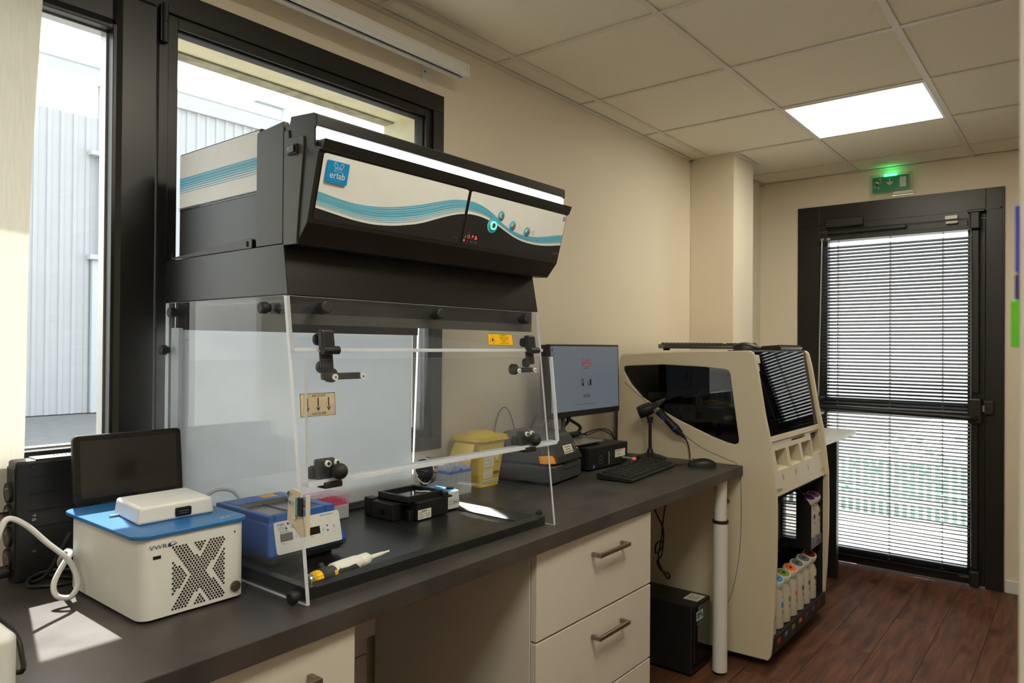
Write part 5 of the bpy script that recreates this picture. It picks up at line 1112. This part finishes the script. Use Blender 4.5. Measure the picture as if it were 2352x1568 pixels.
# front hatch
mk('hatch_glass', G().hexa([(ix0+.004, -.775, .968), (ix1-.004, -.775, .968), (ix1-.004, -.768, .968), (ix0+.004, -.768, .968)], [(ix0+.004, -.712, 1.330), (ix1-.004, -.712, 1.330), (ix1-.004, -.705, 1.330), (ix0+.004, -.705, 1.330)]), clear('smoked_hatch', (.16, .165, .18), 1.6), li, label='smoked glass front hatch')
mk('hatch_top', G().box((ix0+.004, -.712, 1.328), (ix1-.004, -.60, 1.338)), 'black', li, bev=.004)
mk('hatch_strip', G().hexa([(ix0+.002, -.781, .944), (ix1-.002, -.781, .944), (ix1-.002, -.76, .944), (ix0+.002, -.76, .944)], [(ix0+.002, -.777, .968), (ix1-.002, -.777, .968), (ix1-.002, -.76, .968), (ix0+.002, -.76, .968)]), 'offw', li, bev=.002)
HM = plane_M((ix0+.004, -.7755, .968), (1, 0, 0), (0, .063, .362))
g = G(HM); flat(g, [(.012, .318, .072, .355)], .0008); mk('hatch_sticker', g, 'label', li); g = G(HM); flat(g, [(.016, .285, .052, .314)], .0008); mk('hatch_sticker', g, 'tan', li)
g = G(HM); disc(g, .022, .342, .007, .0012, 0, 16, .011); disc(g, .063, .351, .003, .0012); mk('sticker_print', g, 'red', li)
g = G(HM); flat(g, [(.034, .341, .058, .3425), (.034, .333, .06, .3345), (.030, .325, .045, .328), (.052, .322, .062, .328)]+[(.019, .308-.004*i, .048, .3092-.004*i) for i in range(6)], .0012); stuff(mk('sticker_text', g, 'grey', li))
# control face with the tray slots
LM = plane_M((ix0, -.815, .722), (1, 0, 0), (0, .039, .221)); fw_, fh_ = ix1-ix0, .2225
holes = [(.082, .1005, .226, .186, .10), (.264, .1005, .410, .186, .10), (.446, .1005, .592, .186, .10), (.606, .116, .735, .216, .12), (.320, .206, .520, .2225, .018)]
xc = sorted({0, fw_}|{h[0] for h in holes}|{h[2] for h in holes}); yc_ = sorted({0, fh_}|{h[1] for h in holes}|{h[3] for h in holes})
g = G(LM)
for a, b in zip(xc, xc[1:]):
    for c_, d in zip(yc_, yc_[1:]):
        if any(h[0] <= a and b <= h[2] and h[1] <= c_ and d <= h[3] for h in holes): continue
        g.add([(a, c_, 0), (b, c_, 0), (b, d, 0), (a, d, 0)], [(0, 1, 2, 3)])
for x0, y0, x1, y1, d in holes:
    yb0 = y0+(.045 if d > .05 and d < .11 else 0)
    g.add([(x0, y0, 0), (x1, y0, 0), (x1, y1, 0), (x0, y1, 0), (x0, yb0, -d), (x1, yb0, -d), (x1, y1, -d), (x0, y1, -d)], [(0, 1, 5, 4), (1, 2, 6, 5), (2, 3, 7, 6), (3, 0, 4, 7), (4, 5, 6, 7)])
g.add([(0, 0, 0), (fw_, 0, 0), (fw_, -.004, -.05), (0, -.004, -.05)], [(3, 2, 1, 0)])
mk('control_face', g, 'offw', li)
for h in holes[:3]: mk('slot_mouth', G(LM).box((h[0]+.002, h[3]-.05, -.098), (h[0]+.03, h[3]-.004, -.04)), 'gloss', li)
mk('reagent_lock', G(LM).cyl((.64, .125, -.10), (.64, .125, -.04), .007, n=14).cyl((.68, .135, -.10), (.68, .135, -.04), .007, n=14), 'nickel', li)
for x, y in ((.132, .068), (.313, .070), (.493, .071)):
    g = G(LM); disc(g, x, y, .0105, .0012, 0, 24, .0135); b_ = mk('tray_button', g, 'silver', li); g = G(LM); disc(g, x, y, .006, .0016, 0, 20, .010); mk('button_face', g, 'steel', b_)
    g = G(LM); disc(g, x+.009, y+.0245, .0018, .001, 0, 10); mk('indicator', g, 'ink', li)
g = G(LM)
for i in range(4): disc(g, .625+i*.027, .1065, .0018, .001, 0, 10)
disc(g, .048, .162, .002, .001, 0, 10); mk('indicator', g, 'ink', li)
lx_, ly_ = LM.to_3x3() @ Vector((1, 0, 0)), LM.to_3x3() @ Vector((0, 1, 0))
text('BOND-III', .022, 'grey', li, LM @ Vector((.020, .014, 0)), lx_, ly_, 'face_lettering', sx=.82); text('Leica', .030, 'red', li, LM @ Vector((.66, .020, 0)), lx_, ly_, 'face_lettering', shear=.2)
# lower bay
mk('bay_wall', G().box((ix0, -.80, .06), (ix0+.006, -.46, .715)), 'matte', li); mk('bay_wall', G().box((ix1-.006, -.80, .06), (ix1, -.46, .715)), 'matte', li)
mk('bay_ceiling', G().box((ix0, -.79, .700), (ix1, -.46, .716)), 'matte', li); mk('bay_back', G().box((ix0+.006, -.47, .13), (ix1-.006, -.46, .700)), 'matte', li)
mk('bay_tray', G().box((ix0, -.806, .060), (ix1, -.46, .126)), 'black', li, bev=.003); mk('tray_lip', G().box((ix0, -.814, .072), (ix1, -.806, .136)), 'black', li, bev=.002)
mk('underframe', G().box((ix0+.02, -.74, .02), (ix1-.02, -.10, .060)), 'matte', li)
for x in (1.0, 1.55):
    for y in (-.66, -.16): mk('caster', G().cyl((x-.015, y, .028), (x+.015, y, .028), .028, n=18), 'rubber', li)
for x, mt_ in zip((.955, 1.05, 1.148, 1.246, 1.340, 1.443, 1.541), ('red', 'blu', 'green', 'org', 'grey', 'grey', 'dred')):
    mk('position_label', G().box((x-.018, -.8150, .104), (x+.018, -.8140, .119)), mt_, li); mk('position_print', G().box((x-.016, -.8148, .097), (x+.010, -.8140, .0995)), 'grey', li)
mk('bay_divider', G().prism([(-.796, .375), (-.796, .585), (-.715, .70), (-.46, .70), (-.46, .375)], 'x', 1.468, 1.474), 'black', li)
mk('upper_shelf', G().box((1.474, -.785, .39), (ix1-.006, -.46, .424)), 'black', li); mk('shelf_front', G().box((1.474, -.797, .378), (ix1-.006, -.785, .428)), 'grey', li, bev=.002); mk('shelf_label', G().box((1.585, -.7978, .408), (1.625, -.797, .420)), 'lilac', li)
mk('clear_cover', G().prism(rrect(.905, .455, 1.290, .686, .02), 'y', -.780, -.777), clear('bay_cover', (.75, .75, .75), 1.5), li)
mk('clear_guard', G().hexa([(.91, -.777, .455), (1.29, -.777, .455), (1.29, -.774, .455), (.91, -.774, .455)], [(.91, -.63, .37), (1.29, -.63, .37), (1.29, -.627, .37), (.91, -.627, .37)]), clear('bay_guard', (.85, .85, .85), 1.5), li)
for i in range(4): mk('pump_block', G().box((.92+i*.035, -.66, .50+.02*(i % 2)), (.945+i*.035, -.56, .66)), 'greyin', li, bev=.003)
mk('pump_row', G().box((.915, -.70, .665), (1.25, -.55, .695)), 'darkin', li)
for i in range(7): mk('pump_tube', G().tube([(.93+i*.03, -.72, .69), (.93+i*.03, -.725, .672), (.93+i*.03, -.70, .655)], .004, n=6), 'dred' if i % 2 else 'grey', li)
mk('warning_sticker', G().box((1.045, -.7405, .515), (1.075, -.740, .565)), 'label', li); mk('warning_sign', G().box((1.048, -.7408, .522), (1.072, -.7405, .545)), 'ylab', li); mk('valve_plate', G().box((1.03, -.740, .48), (1.20, -.735, .64)), 'darkin', li)
mk('wiring_box', G().box((1.51, -.60, .60), (1.60, -.50, .695)), 'greyin', li)
# bottles
def bottle(label, x, y, z, mt_, h=.222, lab2=False):
    b = thing('reagent_bottle', label, 'bottle', (x, y, z), 0, 'reagent bottles in the instrument bay')
    r = .037
    mk('bottle_body', G().lathe([(r-.004, 0), (r, .005), (r, h-.085), (r-.004, h-.068), (r-.013, h-.052), (r-.014, h-.03)], (x, y, z), 26), 'bottle', b)
    Rt = Matrix.Rotation(math.radians(-12), 3, 'Y') @ Matrix.Rotation(math.radians(18), 3, 'X'); c = Vector((x, y, z+h-.034))
    cp_ = mk('cap', G().lathe([(.0325, 0), (.0340, .004), (.0340, .022), (.0325, .026), (.031, .030), (.029, .030)], c, 26, 0, Rt), 'white', b)
    mk('cap_disc', G().lathe([(.0275, .0285), (.0275, .0305)], c, 24, 0, Rt), mt_, cp_); mk('cap_hole', G().lathe([(.008, .030), (.008, .0312)], c, 14, 0, Rt), 'ink', cp_)
    def patch(nm, a0, z0, ra, rz_, m_):
        g = G(); n = 14; g.add([(x+(r+.0006)*math.cos(a0+ra*math.cos(2*math.pi*i/n)), y+(r+.0006)*math.sin(a0+ra*math.cos(2*math.pi*i/n)), z+z0+rz_*math.sin(2*math.pi*i/n)) for i in range(n)], [list(range(n))]); return mk(nm, g, m_, b)
    patch('dot_label', math.radians(-100), .105, .24, .0125, mt_); patch('small_mark', math.radians(-100), .140, .06, .004, mt_)
    for q in range(2): patch('bottle_print', math.radians(-97), .078-.009*q, .16, .0022, 'ink')
    if lab2: 
        g = G(); n = 6
        for i in range(n): a, c_ = math.radians(-125+50*i/n), math.radians(-125+50*(i+1)/n); g.add([(x+(r+.0009)*math.cos(t), y+(r+.0009)*math.sin(t), z+q) for t, q in ((a, .115), (c_, .115), (c_, .145), (a, .145))], [(0, 1, 2, 3)])
        mk('bottle_label', g, 'label', b)
    return b
for x, mt_, lb in ((.958, 'red', 'white bottle with red dot half hidden behind the cream side panel'), (1.053, 'blu', 'white bottle with bright blue disc in its cap'), (1.150, 'green', 'white bottle with green disc in its cap'), (1.247, 'org', 'white bottle with orange disc in its cap'), (1.343, 'grey', 'white bottle with grey capped disc beside the orange one'), (1.441, 'grey', 'white bottle with grey capped disc beside the dark red one'), (1.538, 'dred', 'greyish bottle with dark red cap disc and a white paper label')):
    bottle(lb, x, -.762, .1265, mt_, .222, mt_ == 'dred')
bottle('white bottle with dark purple cap disc on the upper shelf', 1.520, -.762, .4245, 'dpurple', .205); bottle('white bottle with purple cap disc on the upper shelf', 1.602, -.762, .4245, 'purple', .205)
# keyboards and mouse lying on top
keyboard('keyboard', 'black keyboard lying slantwise on top of the cream instrument', (1.165, -.395, 1.3425), math.radians(-52.4), 0., None, .009)
def small_kb(loc):
    k = thing('keyboard', 'second black keyboard on the instrument top above the smoked hatch', 'keyboard', loc, math.radians(180), None, local=True)
    mk('case', G().prism([(-.048, 0), (.048, 0), (.052, .014), (.046, .020), (-.048, .012)], 'x', -.165, .165), 'black', k, bev=.002); g = G()
    for j in range(5):
        for i in range(17): x = -.158+i*.0187; y = -.038+j*.0185; z = .0125+(y+.05)*.08; g.hexa([(x, y-.008, z-.003), (x+.0165, y-.008, z-.003), (x+.0165, y+.008, z-.003), (x, y+.008, z-.003)], [(x+.002, y-.006, z+.005), (x+.0145, y-.006, z+.005), (x+.0145, y+.006, z+.006), (x+.002, y+.006, z+.006)])
    stuff(mk('keys', g, 'rubber', k)); return k
small_kb((1.455, -.655, 1.3385))
mouse('black mouse lying upside on the instrument top near the front edge', (1.03, -.640, 1.3375), math.radians(201))
# ================================================================== END OF THE ROOM
ex = thing('exit_sign', 'green illuminated exit sign with running figure above the exit door', 'exit sign', (XE, -.905, 2.35))
xs_ = XE-.030
mk('clear_plate', G().box((xs_-.004, -1.025, 2.272), (xs_, -.785, 2.412)), clear('sign_plate', (.92, .96, .9), 1.45, haze=.03), ex, bev=.001)
mk('back_box', G().box((xs_, -.985, 2.30), (XE, -.82, 2.398)), 'white', ex, bev=.004)
EM = plane_M((xs_-.0045, -.803, 2.302), (0, -1, 0), (0, 0, 1))
mk('sign_face', G(EM).box((0, 0, 0), (.197, .094, .0012)), 'exitg', ex)
g = G(EM); z = .0018
def limb(pts, w):
    for (a, b), (c_, d) in zip(pts, pts[1:]):
        dx, dy = c_-a, d-b; L_ = math.hypot(dx, dy); nx_, ny_ = -dy/L_*w, dx/L_*w; g.add([(a+nx_, b+ny_, z), (a-nx_, b-ny_, z), (c_-nx_, d-ny_, z), (c_+nx_, d+ny_, z)], [(0, 1, 2, 3)]); disc(g, c_, d, w, z, 0, 10); disc(g, a, b, w, z, 0, 10)
disc(g, .043, .080, .0058, z, 0, 18)
limb([(.037, .071), (.027, .049)], .0062); limb([(.036, .073), (.026, .071), (.016, .060)], .0028); limb([(.038, .068), (.042, .060), (.055, .061)], .0028); limb([(.029, .049), (.036, .041), (.034, .025)], .0040); limb([(.025, .049), (.024, .039), (.007, .036)], .0038)
limb([(.096, .079), (.096, .052)], .0042)
g.add([(.096, .038, z), (.113, .053, z), (.113, .064, z), (.096, .050, z)], [(0, 1, 2, 3)]); g.add([(.096, .038, z), (.096, .050, z), (.079, .064, z), (.079, .053, z)], [(0, 1, 2, 3)])
flat(g, [(.150, .022, .183, .082)], z); stuff(mk('pictogram', g, 'exitw', ex))
mk('lamp_strip', G().box((xs_-.010, -.935, 2.396), (xs_+.01, -.868, 2.408)), 'gled', ex, bev=.001, label='bright green lit strip')
mk('paper_tape', G(EM).box((.115, -.020, .001), (.222, -.004, .002)), 'label', ex)
# table by the door
tb_ = thing('side_table', 'white table top on black legs squeezed between the cream instrument and the door', 'table', (2.05, -.45, 0))
mk('table_top', G().box((1.70, -.776, .845), (2.41, -.28, .871)), 'white', tb_, bev=.002)
for x in (1.74, 2.33):
    for y in (-.69, -.36): mk('leg', G().box((x, y, .0), (x+.052, y+.055, .845)), 'black', tb_, bev=.002)
mk('apron', G().box((1.79, -.34, .79), (2.33, -.32, .845)), 'black', tb_)
